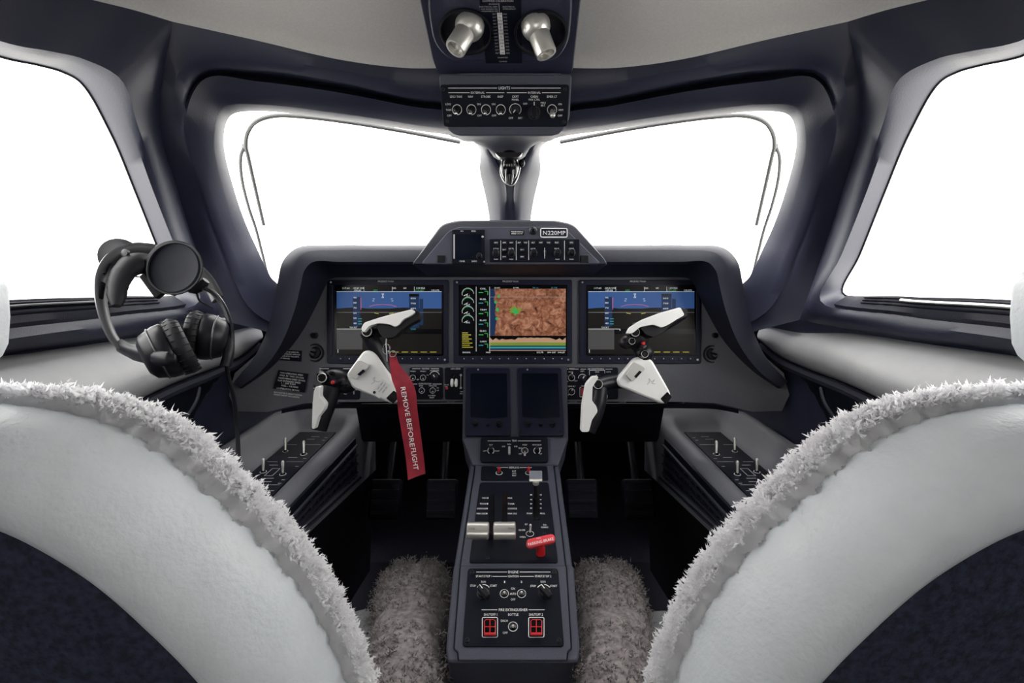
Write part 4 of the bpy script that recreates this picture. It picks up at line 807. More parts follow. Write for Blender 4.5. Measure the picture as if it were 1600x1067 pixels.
k = knob(Q, 834.7, 176, 9.5, .006, t, 'rotary_knob'); c = Q.P(834.7, 176, .006); MB().box(c + Q.n * .005, .0035, .0105, .0055, (V((1, 0, 0)), V((0, .05, 1)).normalized(), Q.n)).build('grip', 'plastic', k, bevel=.0015)
m_ = MB(); line(m_, Q, [(834.7, 176), (834.7, 159)], 1.3, .0122); m_.build('pointer', 'ink', k, False)
for u, v in ((883, 139), (699, 189), (692, 139), (881, 190)): screw(Q, u, v, 3, t)
# magnetic compass
t = thing('magnetic_compass', 'black magnetic compass hanging below the overhead switch housing', 'compass')
c = px(797, 252, .90)
plate(rpoly([(773, 238), (817, 238), (811, 245), (780, 245)], 2), Pl((0, .90, 0), (0, -1, -.2)), 0, .03, 'bracket', 'plastic', t, .001)
MB().lathe(px(796, 258, .90), V((0, -.15, -1)), [(.013, -.022), (.0145, -.012), (.0165, .002), (.0165, .008), (.014, .018), (.008, .028), (0, .031)], 24).build('body', 'gloss', t, ang=50)
MB().lathe(px(796, 258, .885), V((0, -.5, -1)), [(.0105, -.006), (.0112, 0), (.0112, .006), (.0, .007)], 22).build('dial', 'plastic', t)
PC = Pl(px(796, 257, .866), (0, -1, 0)); mb = MB(); text(mb, PC, '7 8 0 2 7', 796, 258, 3.2, 17, 0, 0); mb.build('lettering', 'ink', t, False)
MB().tube([px(796, 266, .875), px(796, 276, .862), px(795, 287, .866)], [.0065, .0072, .0055], 14).build('adjuster', 'gloss', t)
MB().tube(cat([px(783, 252, .885), px(781, 266, .885), px(788, 284, .885), px(800, 290, .885), px(808, 280, .885), px(813, 262, .885)], 6), .0011, 6).build('retainer', 'silver', t)
MB().ell(px(815, 255, .90), V((.006, 0, 0)), V((0, .006, 0)), V((0, 0, .007))).build('lamp_cap', 'plastic', t)
# ================================================================== CONTROL YOKES
def yoke(name, label, plate_poly, clip, notch, endw, neck, gripR_s, gripR_b, gripR_path, gripL_s, gripL_path, rings, btns, hub, shaft, arm):
    t = thing(name, label, 'control yoke', 'control yokes')
    PY = Pl((0, .965, 0), (0, -1, .06)); PB_ = Pl((0, .99, 0), (0, -1, .04))
    MB().tube([px(*shaft, 1.0), px(*shaft, 1.26)], .017, 16).build('column', 'plastic', t)
    MB().tube(cat([px(*k) for k in neck], 5), .019, 14, .8).build('upper_arm', 'plastic', t, ang=60)
    MB().tube(cat([px(*k) for k in arm], 5), .018, 14, .8).build('lower_arm', 'plastic', t, ang=60)
    p = plate(rpoly(plate_poly, 7), PY, 0, .024, 'centre_plate', 'silverp', t, .004)
    cl = plate(rpoly(clip, 3), PY, .008, .010, 'clip', 'silver', p, .0022)
    plate(notch, PY, .0086, .004, 'clip_slot', 'black', p, 0); plate(rpoly(endw, 1.5), PY, .0012, .004, 'end_window', 'gloss', p, .0006)
    for nm, path in (('upper_grip', gripR_path), ('lower_grip', gripL_path)):
        MB().tube(cat([px(u, v, y) for u, v, y, r in path], 5), [r for r in np.interp(np.linspace(0, 1, 5 * (len(path) - 1) + 1), np.linspace(0, 1, len(path)), [q[3] for q in path])], 16, .9).build(nm, 'plastic', t, ang=60)
    plate(rpoly(gripR_s, 3), Pl((0, .934, 0), (0, -1, .06)), 0, .018, 'grip_shell', 'silverp', t, .006, mb=None)
    plate(rpoly(gripR_b, 3), Pl((0, .941, 0), (0, -1, .06)), 0, .03, 'grip_pad', 'rubber', t, .006)
    plate(rpoly(gripL_s, 3), Pl((0, .922, 0), (0, -1, .0)), 0, .018, 'grip_shell', 'silverp', t, .006)
    for (u, v, y, r) in rings:
        c = px(u, v, y); k = r * y / F; o = MB().lathe(c, V((0, -1, .1)), [(k * 1.1, -.012), (k, .002), (k * .8, .004), (k * .6, .002), (0, .002)], 20).build('thumb_switch', 'gloss', t); MB().torus(c + V((0, -.003, 0)), V((0, -1, .1)), k * .85, k * .10).build('ring', 'silver', o)
    for (u, v, y, r, m_) in btns:
        c = px(u, v, y); k = r * y / F; o = MB().lathe(c, V((0, -1, .1)), [(k * 1.5, -.012), (k * 1.5, .001), (k * 1.2, .003), (0, .003)], 18).build('button_collar', 'plastic', t); MB().lathe(c, V((0, -1, .1)), [(k, .002), (k, .005), (k * .7, .007), (0, .007)], 16).build('button', m_, o)
    if hub: 
        m_ = MB()
        for (u, v, y, a, b, cc) in hub: m_.ell(px(u, v, y), V((a, 0, 0)), V((0, b, 0)), V((0, 0, cc)))
        m_.build('switch_hub', 'plastic', t)
    return t, PY
L, PY = yoke('control_yoke', 'left control yoke with silver centre plate and the red streamer hanging from it',
    [(568, 547), (584, 548), (629, 618), (616, 632), (549, 606), (540, 585), (558, 561)],
    [(559, 562), (576, 570), (574, 577), (566, 578), (562, 585), (557, 594), (543, 585)], [(567, 577), (570, 580), (562, 587), (558, 585)], [(603, 622), (615, 610), (626, 618), (614, 631)],
    [(574, 517, .975), (580, 530, .98), (592, 552, .985), (606, 584, .99), (612, 600, 1.0)],
    [(564, 513), (569, 504), (590, 497), (615, 490), (644, 483), (649, 488), (642, 493), (630, 499), (622, 508), (617, 511), (606, 506), (590, 505), (577, 509), (568, 520)],
    [(588, 506), (606, 507), (617, 512), (624, 508), (632, 500), (645, 493), (651, 484), (656, 489), (655, 499), (640, 507), (628, 515), (616, 527), (600, 529), (592, 520)],
    [(574, 518, .98, .019), (598, 512, .978, .019), (622, 504, .975, .016), (651, 490, .97, .012)],
    [(493, 604), (500, 603), (499, 620), (508, 631), (506, 640), (497, 651), (492, 670), (487, 670), (488, 634), (490, 612)],
    [(518, 604, .965, .019), (512, 628, .96, .019), (505, 648, .955, .018), (498, 672, .95, .016)],
    [(574, 518, .95, 8.5), (504, 590, .945, 8)], [(521, 597.5, .942, 2.8, 'red'), (537, 600, .945, 2.6, 'gloss'), (517, 583, .945, 2.4, 'gloss')], [(524, 594, .97, .028, .02, .022), (541, 601, .975, .022, .018, .018)], (590, 590), [(520, 597, .965), (545, 598, .985), (580, 590, .99)])
t2 = [o for o in L.children if o.name.startswith('centre_plate')][0]
st = plate([(581, 613), (598, 591), (611, 602), (592.5, 622.5)], PY, .0008, .001, 'sticker', M.setdefault('stick', mat('sticker', (.7, .7, .7), .6)), t2, 0)
mb = MB()
for k, w in enumerate((14, 17, 12)): text(mb, PY, ('NO. 0001', 'YOKE ASSY', '300A 202')[k], 594 + k * 3.4, 602.5 + k * 3.2, 2.1, w, -53 + 0, .0014)
mb.lathe(PY.P(585, 613, .0012), PY.n, [(.0028, 0), (.0028, .0003), (0, .0003)], 12); mb.build('sticker_print', 'plastic', t2, False)
def birdmark(pl, pts, parent):
    mb = MB(); line(mb, pl, pts, .8, .0006); mb.build('emblem', 'dimink', parent, False)
birdmark(PY, [(580, 600), (585, 597), (583, 591), (586, 589), (585, 595), (591, 597), (594, 595)], t2)
Rk, PY = yoke('control_yoke', 'right control yoke with silver centre plate and no streamer',
    [(994, 557), (1018, 560), (1050, 617), (1039, 633), (967, 603), (964, 593)],
    [(991, 566), (1009, 574), (1005, 581), (999, 582), (995, 590), (988, 597), (978, 586)], [(999, 579), (1003, 581), (994, 591), (991, 588)], [(1032, 623), (1043, 612), (1050, 620), (1041, 632)],
    [(990, 517, .975), (996, 532, .978), (1004, 552, .98), (1012, 575, .99), (1014, 590, 1.0)],
    [(980, 521), (985, 511), (1004, 499), (1030, 489), (1063, 480), (1070, 492), (1056, 500), (1043, 508), (1034, 512), (1021, 507), (1000, 511), (988, 521)],
    [(1000, 511), (1021, 508), (1034, 513), (1043, 509), (1058, 500), (1069, 490), (1064, 481), (1074, 483), (1074, 494), (1053, 503), (1037, 520), (1022, 527), (1008, 522)],
    [(992, 518, .98, .019), (1016, 512, .978, .019), (1040, 504, .975, .016), (1069, 489, .97, .012)],
    [(935, 588), (926, 588), (916, 600), (910, 634), (908, 675), (920, 675), (925, 656), (934, 643), (932, 635), (925, 626), (926, 604), (934, 592)],
    [(938, 606, .968, .016), (934, 630, .962, .018), (928, 652, .957, .017), (920, 674, .952, .014)],
    [(934, 600, .945, 8), (992, 519, .95, 7.5), (987, 533, .95, 5.5), (1007, 553, .95, 6)], [(1004.5, 537, .945, 2.9, 'red')], [(996, 528, .975, .022, .02, .026), (979, 535, .98, .016, .014, .014), (1006, 552, .975, .018, .018, .018)], (1008, 595), [(934, 602, .972), (955, 597, .985), (985, 595, .99)])
t2 = [o for o in Rk.children if o.name.startswith('centre_plate')][0]
birdmark(PY, [(1011, 601), (1015, 597), (1014, 591), (1018, 597), (1023, 593), (1019, 599), (1024, 600)], t2)
# streamer
sr = thing('warning_streamer', 'red remove before flight streamer hanging from the left yoke', 'streamer')
cl_ = [(613, 553, .955), (616, 568, .945), (626, 590, .93), (634, 610, .925), (637, 640, .925), (643, 680, .93), (648, 715, .93), (651, 744, .925)]
hw_ = [5, 7, 14, 15, 15, 14.5, 14, 13.5]
lft, rgt = [], []
for i, (u, v, y) in enumerate(cl_): lft.append(px(u - hw_[i], v + (2 if i > 1 else 0) + (4 if i == 7 else 0), y - (.006 if i % 2 else -.004))); rgt.append(px(u + hw_[i], v - (4 if i == 7 else 0), y + (.004 if i % 2 else -.002)))
A_, B_ = cat(lft, 5), cat(rgt, 5); th = V((0, .0012, 0))
MB().loft([A_, [a.lerp(b, .5) + V((0, .003, 0)) for a, b in zip(A_, B_)], B_, [p + th for p in B_], [a.lerp(b, .5) + V((0, .003, 0)) + th for a, b in zip(A_, B_)], [p + th for p in A_], A_], False).build('ribbon', 'ribbon', sr, ang=50)
PR = Pl(px(640, 660, .917), (0, -1, 0)); mb = MB()
for s, u, v, w, an in (('REMOVE', 633.5, 627.5, 46, 80), ('BEFORE', 641.5, 676, 44, 82.5), ('FLIGHT', 648, 717, 34, 82.5)): text(mb, PR, s, u, v, 7.6, w, an, 0)
mb.build('lettering', 'ink', sr, False)
MB().torus(px(614, 553, .95), V((0, -1, .3)), .006, .0012).build('split_ring', 'chrome', sr); MB().torus(px(604, 545, .955), V((.3, -1, 0)), .0065, .0013, ay=1.5).build('snap_hook', 'chrome', sr)
MB().tube([px(604, 524, .955), px(603, 538, .95), px(604, 548, .95), px(605, 565, .95)], .0011, 6).build('cord', 'dimink', sr); MB().tube([px(606, 548, .952), px(610, 552, .952)], .002, 6).build('chain_link', 'chrome', sr)
# ================================================================== SIDE CONSOLES
SC = 1.22     # the consoles stand further out than first measured
def Z0(Y): return -.203 - (1.1 - Y) * .175
for sgn in (0, 1):
    sd = 'right' if sgn else 'left'; f_ = (lambda q: mir([p * SC for p in q])) if sgn else (lambda q: [p * SC for p in q])
    t = thing('side_console', 'grey side console with toggles and air grille beside the %s pilot' % sd, 'console', 'side consoles')
    rows = []
    for Y in (1.25, 1.235, 1.215, 1.19, 1.165, 1.14, 1.115, 1.06, 1.0, .94, .88, .82, .76, .70, .64):
        z = Z0(Y); e = max(0, (Y - 1.115) / .135); sh = .15 * e * e; rz = z + .042 - .022 * e; sm = min(1, e * 1.7); sm = sm * sm * (3 - 2 * sm)
        prof = [(-.545, -.06), (-.541, .034), (-.535, .041), (-.528, .042), (-.518, .034), (-.504, .016), (-.485, .003), (-.474, -.002), (-.43, -.002), (-.39, -.002), (-.386, .004), (-.375, .006), (-.360, .003)]
        row = []
        for i, (x_, dz) in enumerate(prof):
            if i < 4: row.append(V((x_ + sh, Y, (z + dz) if i == 0 else rz - .042 + dz)))
            else: row.append(V((max(x_, -.528 + sh + .003 * (i - 3)), Y, (z + dz) * (1 - sm) + (rz - .002 * (i - 3) * (.4 + .6 * e)) * sm)))
        row += [V((-.350 + .004 * e, Y, row[-1].z - .015)), V((-.3455, Y, -.30)), V((-.345, Y, -.325))]
        rows.append(row)
    rows.insert(0, [V((p.x, 1.262, min(p.z, rows[0][0].z) - .0)) if i not in (14, 15) else V((p.x, 1.262, p.z)) for i, p in enumerate(rows[0])])
    skirt = [f_([V((-.345, Y, -.325)), V((-.352, Y, -.335)), V((-.36, Y, -.58))]) for Y in (1.262, .95, .64)]
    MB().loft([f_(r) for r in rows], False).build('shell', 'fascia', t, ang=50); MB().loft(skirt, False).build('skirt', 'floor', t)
    pts = [V((-.471, 1.105, Z0(1.105))), V((-.391, 1.105, Z0(1.105))), V((-.391, .62, Z0(.62))), V((-.471, .62, Z0(.62)))]
    pts = f_(pts); n_ = V((0, .175, -1)).normalized() * -1
    pp = MB().prism([p + n_ * .002 for p in pts], -n_ * .004).build('switch_plate', 'black', t, bevel=.0008)
    PP = Pl(pts[0] + n_ * .002, n_)
    def at(x, Y): 
        p = f_([V((x, Y, Z0(Y)))])[0]; return p.x / p.y * F + CU, CV - p.z / p.y * F
    for x, Y, rr_ in ((-.455, 1.0, 5), (-.412, .985, 6), (-.452, .905, 6), (-.412, .895, 6), (-.44, .80, 6)): 
        u, v = at(x, Y); toggle(PP, u, v, rr_ * .8, t, (0, -20), .026, m='silver', lr=.0034)
    mb = MB()
    def seg3(x0, Y0, x1, Y1, w=.0007):
        a, b = f_([V((x0, Y0, Z0(Y0)))])[0] + n_ * .0027, f_([V((x1, Y1, Z0(Y1)))])[0] + n_ * .0027; d = (b - a).normalized().cross(n_) * w; mb.face([a + d, b + d, b - d, a - d])
    for Y in (1.03, .945, .85): seg3(-.465, Y, -.445, Y); seg3(-.428, Y, -.396, Y)
    for Y in (1.075, 1.06, .965, .93, .875, .862, .835, .815, .775): seg3(-.445 + .012 * math.sin(Y * 60), Y, -.428 + .012 * math.sin(Y * 60), Y, .0009); seg3(-.402, Y - .006, -.396, Y - .006, .0009)
    for (x0, x1, y0, y1) in ((-.440, -.426, .885, .915), (-.425, -.399, .75, .79)):
        seg3(x0, y0, x1, y0); seg3(x1, y0, x1, y1); seg3(x1, y1, x0, y1); seg3(x0, y1, x0, y0)
    mb.build('markings', 'dimink', t, False)
    gp = f_([V((-.3478, 1.105, -.214)), V((-.3448, 1.105, -.300)), V((-.3448, .70, -.300)), V((-.3478, .70, -.272)), V((-.3478, .80, -.258))])
    ix = V((-.012, 0, 0)) if sgn else V((.012, 0, 0))
    MB().prism([p - ix * .3 + ix * .45 for p in gp], -ix * .6).build('vent_frame', 'black', t, bevel=.0008)
    for k in range(4):
        za = -.228 - .021 * k; zb = -.236 - .0185 * k - (.028 if k == 0 else .012 if k == 1 else 0)
        ya, yb = 1.095, .715
        za = -.226 - .020 * k; zb = max(-.297, za - .052 + .011 * k)
        q = f_([V((-.343, ya, za)), V((-.343, yb, zb)), V((-.343, yb, zb - .0045)), V((-.343, ya, za - .0045))])
        MB().prism(q, ix * .55).build('vent_slat', 'hood', t, bevel=.0008)
        for j in range(13):
            Yj = ya - (ya - yb) * (j + .5) / 13; zj = za + (zb - za) * (j + .5) / 13 - .010
            if zj > -.298: MB().box(f_([V((-.3425, Yj, zj))])[0], .002, .004, .0035).build('vent_fin', 'hood', t)
    MB().tube(f_([V((-.340, 1.12, -.306)), V((-.339, .9, -.308)), V((-.339, .62, -.308))]), .003, 6).build('edge_strip', 'hood', t)
# rudder pedals in the footwell
for x, nm in ((-.36, 'left seat outboard'), (-.20, 'left seat inboard'), (.20, 'right seat inboard'), (.36, 'right seat outboard')):
    t = thing('rudder_pedal', 'dark rudder pedal in the footwell, %s one' % nm, 'pedal', 'rudder pedals')
    MB().box((x, 1.42, -.45), .045, .012, .055, (V((1, 0, 0)), V((0, .9, -.35)).normalized(), V((0, .35, .9)).normalized())).build('pad', 'black', t, bevel=.006)
    MB().tube([(x, 1.45, -.42), (x, 1.55, -.25), (x, 1.73, -.12)], .011, 10).build('hanger', 'plastic', t)
    for k in range(4): MB().box((x, 1.408 - .012 + k * .0103, -.478 + k * .026), .038, .004, .005).build('tread_bar', 'hood', t, bevel=.001)
# ================================================================== SEATS
so = [(-175, 632), (-60, 634), (50, 645), (140, 665), (225, 705), (310, 775), (400, 862), (465, 943), (512, 1030), (545, 1120), (568, 1250), (575, 1420)]
si = [(-175, 790), (-110, 800), (-40, 815), (30, 838), (95, 872), (165, 918), (240, 985), (300, 1045), (355, 1110), (400, 1190), (430, 1290), (445, 1420)]
def ysd(v): return .33 + .07 * max(0, (v - 632)) / 435
xc = px(-175, 632, .33).x
def half(keys, dy): return [px(u, v, ysd(v) + dy) for u, v in keys]
def whole(h):   # mirror about the seat's own middle
    return cat([V((xc - (p.x - xc) * .84, p.y, p.z)) for p in h[1:]][::-1] + h, 6)
for sgn in (0, 1):
    sd = 'right' if sgn else 'left'; f_ = mir if sgn else (lambda q: q)
    t = thing('pilot_seat', '%s pilot seat with white leather back and fleece cover' % sd, 'seat', 'pilot seats')
    Oh, Ih = half(so, 0), half(si, -.035); Oc = whole(Oh); Ic = whole(Ih)
    def mixr(a, dy): return [p.lerp(q, a) + V((0, dy, 0)) for p, q in zip(Oc, Ic)]
    rows = [[p.lerp(q, .06) + V((0, .05, 0)) for p, q in zip(Oc, Ic)], [p + V((0, .03, 0)) for p in Oc], [p + V((0, .010, 0)) for p in Oc], mixr(.10, -.010), mixr(.28, -.028), mixr(.50, -.036), mixr(.72, -.030), mixr(.90, -.014), mixr(1.0, .006), mixr(1.03, .016)]
    MB().loft([f_(r) for r in rows], False).build('back_shell', 'leather', t, ang=70)
    cc = [p.lerp(V((xc, p.y, p.z)), 1.0) for p in rows[-1]]
    cr = [[p.lerp(c, a) + V((0, -.012 * math.sin(a * math.pi / 2), 0)) for p, c in zip(mixr(1.0, .012), cc)] for a in (0, .08, .3, .6, 1)]
    MB().loft([f_(r) for r in cr], False).build('carpet_panel', 'carpet', t, ang=70)
    fr0 = [p + V((0, .05, 0)) for p in Oc]; frc = [p.lerp(V((xc, p.y, p.z)), .95) + V((0, .03, 0)) for p in fr0]
    MB().loft([f_(fr0), f_([p.lerp(c, .3) + V((0, .045, 0)) for p, c in zip(fr0, frc)]), f_(frc)], False).build('back_cushion', 'furg', t, ang=70)
    # fleece edge: lumpy tube around the front of the backrest, with strands
    rows = []; P_, N_ = [], []; nO = len(Oc); cen = V((xc, .4, -.35)); NA = 18
    dens = cat(Oc, 4)
    for i, p in enumerate(dens):
        d = (dens[min(i + 1, len(dens) - 1)] - dens[max(i - 1, 0)]).normalized(); n1 = V((0, 1, 0)); n2 = d.cross(n1).normalized()
        if n2.dot(p - cen) < 0: n2 = -n2
        fw_ = .0050 + .0075 * min(1, abs(p.x - xc) / .16) - .002 * max(0, min(1, (abs(p.x - xc) - .2) / .1)); c = p + V((0, .026, 0)) + n2 * (fw_ * .1); r = []
        for k in range(NA):
            a = 2 * math.pi * k / NA; rad = fw_ * (1 + .22 * math.sin(i * .9 + 2 * k) * math.sin(k * 1.7 + i * .37) + .15 * math.sin(i * 2.1 + k * 3.3))
            q = c + n2 * (rad * 1.0 * math.cos(a)) + n1 * (rad * 1.25 * math.sin(a)); r.append(q)
            P_.append(q); N_.append(n2 * math.cos(a) + n1 * math.sin(a))
        rows.append(f_(r))
    MB().loft(rows, True).build('fleece_edge', 'fur', t, ang=180)
    P_ = f_(P_); N_ = [V((-n.x, n.y, n.z)) for n in N_] if sgn else N_
    A = np.array([list(p) for p in P_]); B = np.array([list(n) for n in N_])
    # jitter the roots so that strands do not stand in rows
    vis = [i for i in range(len(A)) if abs(A[i][0]) < .52 and B[i][1] > -.75]
    A = A[vis]; B = B[vis]; rep = 14; A = np.repeat(A, rep, 0) + rng.normal(0, .0018, (len(A) * rep, 3)); B = np.repeat(B, rep, 0)
    wool_obj('fleece_strands', A, B, .0025, .0011, 80000, 'fur', t, jitter=.4, droop=(0, .2, -.05), curl=1.6)
    # headrest
    hx = xc - .008; hc = V((hx, .30, .0165)); rows = []
    for k in range(13):
        a = math.pi * k / 12; rows.append([])
        for j in range(28):
            b = 2 * math.pi * j / 28; cs = lambda q: math.copysign(abs(q) ** .55, q)
            rows[-1].append(hc + V((.100 * cs(math.cos(b)) * max(abs(math.sin(a)), 1e-3) ** .7, .042 * cs(math.cos(a)), .044 * cs(math.sin(b)) * max(abs(math.sin(a)), 1e-3) ** .55)))
    hd = MB().loft([f_(r) for r in rows]).build('headrest', 'leather', t, ang=80)
    for k in range(46):
        b = 2 * math.pi * k / 46; cs = lambda q: math.copysign(abs(q) ** .55, q); d = V((-math.sin(b), 0, math.cos(b)))
        c = hc + V((.0985 * cs(math.cos(b)), -.010, .043 * cs(math.sin(b))))
        if c.x > hx - .02: MB().tube(f_([c - d * .0022, c + d * .0022]), .0008, 5).build('stitch', 'bezel', hd)
    for dx in (-.05, .05): MB().tube(f_([V((hx + dx, .31, -.03)), V((hx + dx, .335, -.075))]), .007, 10).build('headrest_post', 'chrome', t)
    # cushion lobes with a gap between them
    for nm, x1, x2, hwid, yf in (('inboard', -.130, -.202, .080, 1.075), ('outboard', -.42, -.395, .045, 1.02)):
        rows = []; P_, N_ = [], []
        for i in range(30):
            a = -math.pi / 2 + math.pi * i / 29; r = []
            for j in range(26):
                b = 2 * math.pi * j / 26; cs = lambda q, e: math.copysign(abs(q) ** e, q)
                ca = max(math.cos(a), 1e-3) ** .5; Y = .80 + (yf - .80) * cs(math.sin(a), .75); xx = x1 + (x2 - x1) * (Y - .5) / (yf - .5)
                lump = 1 + .025 * math.sin(i * 1.9 + j * 1.3) + .02 * math.sin(j * 2.9 - i)
                hw2 = hwid * (.55 + .45 * min(1, max(0, (Y - .5) / (yf - .55)))); q = V((xx + hw2 * ca * cs(math.cos(b), .7) * lump, Y, -.515 + .075 * ca * cs(math.sin(b), .7) * lump - .05 * max(0, Y - .95)))
                r.append(q); P_.append(q)
            rows.append(r)
        for i in range(30):
            for j in range(26):
                du = rows[min(i + 1, 29)][j] - rows[max(i - 1, 0)][j]; dv = rows[i][(j + 1) % 26] - rows[i][j - 1]; n = du.cross(dv)
                n = n.normalized() if n.length > 1e-9 else V((0, 0, 1)); c = V((rows[i][0].x * .5 + rows[i][13].x * .5, rows[i][j].y, -.515))
                if n.dot(rows[i][j] - c) < 0: n = -n
                N_.append(n)
        o = MB().loft([f_(r) for r in rows]).build('seat_cushion', 'furg', t, ang=180)
        o['label'] = '%s lobe of the fleece covered seat cushion' % nm
        P_ = f_(P_); N_ = [V((-n.x, n.y, n.z)) for n in N_] if sgn else N_
        A = np.array([list(p) for p in P_]); B = np.array([list(n) for n in N_]); k_ = [i for i in range(len(A)) if B[i][2] > -.3]; A = A[k_]; B = B[k_]
        A = np.repeat(A, 30, 0) + rng.normal(0, .006, (len(A) * 30, 3)); B = np.repeat(B, 30, 0)
        wool_obj('cushion_strands', A, B, .0055, .0007, 40000 if nm == 'inboard' else 12000, 'furg', t, jitter=.8, droop=(0, -.2, 0), curl=1.1)
    MB().box(f_([V((-.265, .78, -.60))])[0], .155, .26, .035).build('seat_pan', 'plastic', t, bevel=.01)
    MB().tube(f_([V((-.265, .78, -.63)), V((-.265, .62, -.95))]), .06, 12).build('pedestal_leg', 'plastic', t)
    MB().tube(f_([V((-.285, .92, -.50)), V((-.235, .78, -.485)), V((-.19, .64, -.47)), V((-.165, .5, -.46))]), .020, 8, .12, up=V((1, 0, .15))).build('lap_belt', 'strap', t)
# ================================================================== HEADSET AND ITS HOOK
hs = thing('headset', 'black aviation headset hanging by the left side window', 'headset')
band = cat(K([(203, 552, .705), (180, 532, .70), (165, 500, .705), (157, 462, .715), (160, 430, .73), (176, 405, .75), (205, 391, .775), (240, 392, .80), (280, 405, .82), (318, 432, .83), (340, 468, .82), (350, 505, .80), (346, 535, .785)]), 6)
MB().tube(band[:len(band) * 11 // 13], .0115, 12, .42, up=V((-.3, 1, 0))).build('headband', M.setdefault('grey_pl', mat('grey_plastic', (.05, .05, .056), .4)), hs, ang=60)
MB().tube([p + V((.012, -.004, -.008)) for p in cat(K([(172, 470, .715), (176, 435, .73), (190, 412, .75), (215, 402, .775), (236, 404, .79)]), 6)], [.006, .009, .011, .012, .012, .013, .013, .014, .014, .015, .015, .015, .016, .017, .018, .019, .019, .018, .017, .016, .015, .013, .011, .009, .006][:25], 12, .8).build('head_pad', 'rubber', hs, ang=60)
for a, b in (((160, 428, .726), (168, 412, .74)), ((157, 468, .708), (161, 442, .718))):
    MB().tube([px(*a), px(*b)], .0045, 8, .5).build('band_slot', 'gloss', hs)
MB().lathe(px(198, 396, .752), V((-.2, -1, .1)), [(.006, 0), (.006, .004), (.003, .005), (0, .005)], 14).build('pivot_screw', 'plastic', hs)
def cup(c, axis, r, nm):
    axis = V(axis).normalized()
    o = MB().lathe(c, axis, [(0, -.030), (r * .55, -.030), (r * .80, -.024), (r * .98, -.006), (r, .004), (r * .9, .008)], 28).build('ear_cup', 'plastic', hs, ang=50)
    MB().torus(c + axis * .016, axis, r * .78, r * .30, 28, 10).build('ear_cushion', 'rubber', o)
    x, y, z = basis(axis)
    for k in range(26):
        a = 2 * math.pi * k / 26; d = x * math.cos(a) + y * math.sin(a); MB().tube([c + axis * .006 + d * r * 1.03, c + axis * .018 + d * r * 1.06, c + axis * .028 + d * r * 1.0], .0006, 5).build('pleat', 'plastic', o)
    MB().lathe(c + axis * .010, axis, [(r * .55, 0), (r * .55, .004), (0, .004)], 20).build('ear_grille', 'rubber', o)
    MB().torus(c - axis * .012, axis, r * .93, .0014, 28, 6).build('trim_ring', 'grey_pl', o)
    return o
cup(px(262, 548, .70), (.72, .48, .36), .039, 'front'); cup(px(322, 526, .765), (-.82, -.35, .12), .036, 'rear')
MB().tube(cat(K([(188, 540, .70), (205, 549, .688), (232, 556, .672), (262, 561, .662), (276, 560, .665)]), 5), [.010] * 6 + [.011] * 6 + [.010] * 5 + [.007] * 3 + [.003], 10, .55, up=V((0, 0, 1))).build('cup_yoke', 'plastic', hs, ang=60)
MB().tube(cat(K([(346, 500, .79), (356, 520, .775), (358, 548, .765), (352, 572, .76)]), 5), .008, 10, .6).build('cup_yoke', 'plastic', hs, ang=60)
MB().tube(cat(K([(310, 448, .80), (330, 455, .795), (350, 480, .785), (361, 515, .775), (361, 548, .77), (357, 572, .765)]), 6), .0042, 8).build('boom_arm', 'plastic', hs)
MB().tube(K([(295, 452, .80), (303, 450, .80), (315, 445, .80), (322, 438, .80)]), [.006, .010, .010, .006], 12).build('microphone', 'rubber', hs)
MB().tube(cat(K([(307, 458, .80), (312, 470, .80), (325, 478, .80), (332, 482, .80)]), 5), .0018, 6).build('mic_lead', 'rubber', hs)
MB().tube(cat(K([(354, 570, .765), (357, 590, .78), (365, 620, .80), (370, 660, .82), (372, 700, .82), (373, 742, .81), (374, 770, .80)]), 6), .0034, 8).build('cable', 'rubber', hs)
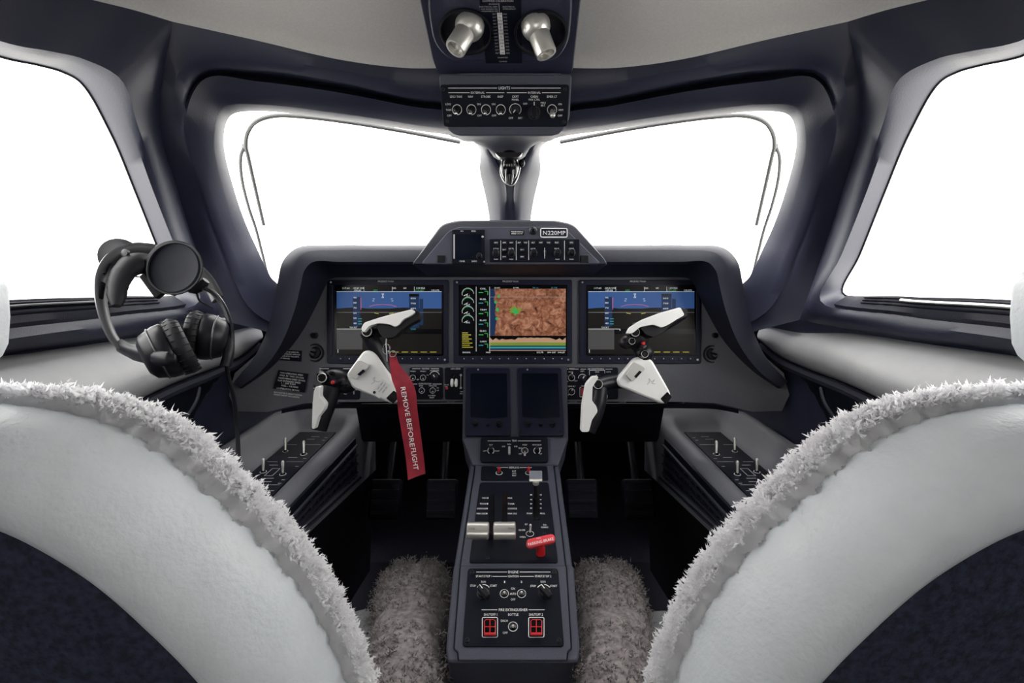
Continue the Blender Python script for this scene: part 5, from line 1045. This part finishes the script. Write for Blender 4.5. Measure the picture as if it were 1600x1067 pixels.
sc = thing('suction_mount', 'black suction cup holder beside the headset, round disc facing the camera', 'suction cup')
ax = V((.06, -1, .10)).normalized()
MB().lathe(px(273, 419, .765), ax, [(0, -.012), (.012, -.012), (.02, -.006), (.038, 0), (.0425, .002), (.0425, .0045), (.038, .006), (.032, .003), (.018, .0005), (0, 0)], 36).build('suction_disc', 'black', sc, ang=40)
MB().torus(px(273, 419, .758), ax, .040, .0018, 36).build('rim', 'rubber', sc)
MB().tube(cat(K([(262, 415, .785), (245, 405, .80), (215, 400, .82), (198, 402, .845)]), 5), .009, 12).build('arm', 'plastic', sc)
MB().lathe(px(196, 402, .85), V((-.8, .55, .1)), [(.012, 0), (.018, .012), (.032, .022), (.032, .025), (0, .025)], 24).build('glass_cup', 'rubber', sc)
MB().box(px(238, 446, .775), .007, .005, .022, (V((.8, 0, .6)).normalized(), V((0, 1, 0)), V((-.6, 0, .8)).normalized())).build('clip_jaw', 'plastic', sc, bevel=.002)
MB().tube(K([(208, 430, .785), (222, 432, .78), (234, 440, .775)]), .003, 6).build('clip_spring', 'chrome', sc)
for u, v in ((196, 388), (250, 388)): MB().ell(px(u, v, .77), V((.007, 0, 0)), V((0, .006, 0)), V((0, 0, .006))).build('release_tab', 'rubber', sc)
# ================================================================== origins at each thing's base
bpy.context.view_layer.update()
def corners(o): return [o.matrix_world @ v.co for v in o.data.vertices] if o.type == 'MESH' else []
for o in [q for q in scene.objects if q.parent is None and q.type == 'EMPTY']:
    ps = [p for ch in o.children for p in corners(ch)]
    if not ps: continue
    b = V(((min(p.x for p in ps) + max(p.x for p in ps)) / 2, (min(p.y for p in ps) + max(p.y for p in ps)) / 2, min(p.z for p in ps)))
    o.location = b
    for ch in o.children: ch.location = -b
for o in [q for q in scene.objects if q.parent is None and q.type == 'MESH']:
    ps = corners(o); b = V(((min(p.x for p in ps) + max(p.x for p in ps)) / 2, (min(p.y for p in ps) + max(p.y for p in ps)) / 2, min(p.z for p in ps)))
    o.data.transform(Matrix.Translation(-b)); o.location = b
    for ch in o.children: ch.location = -b
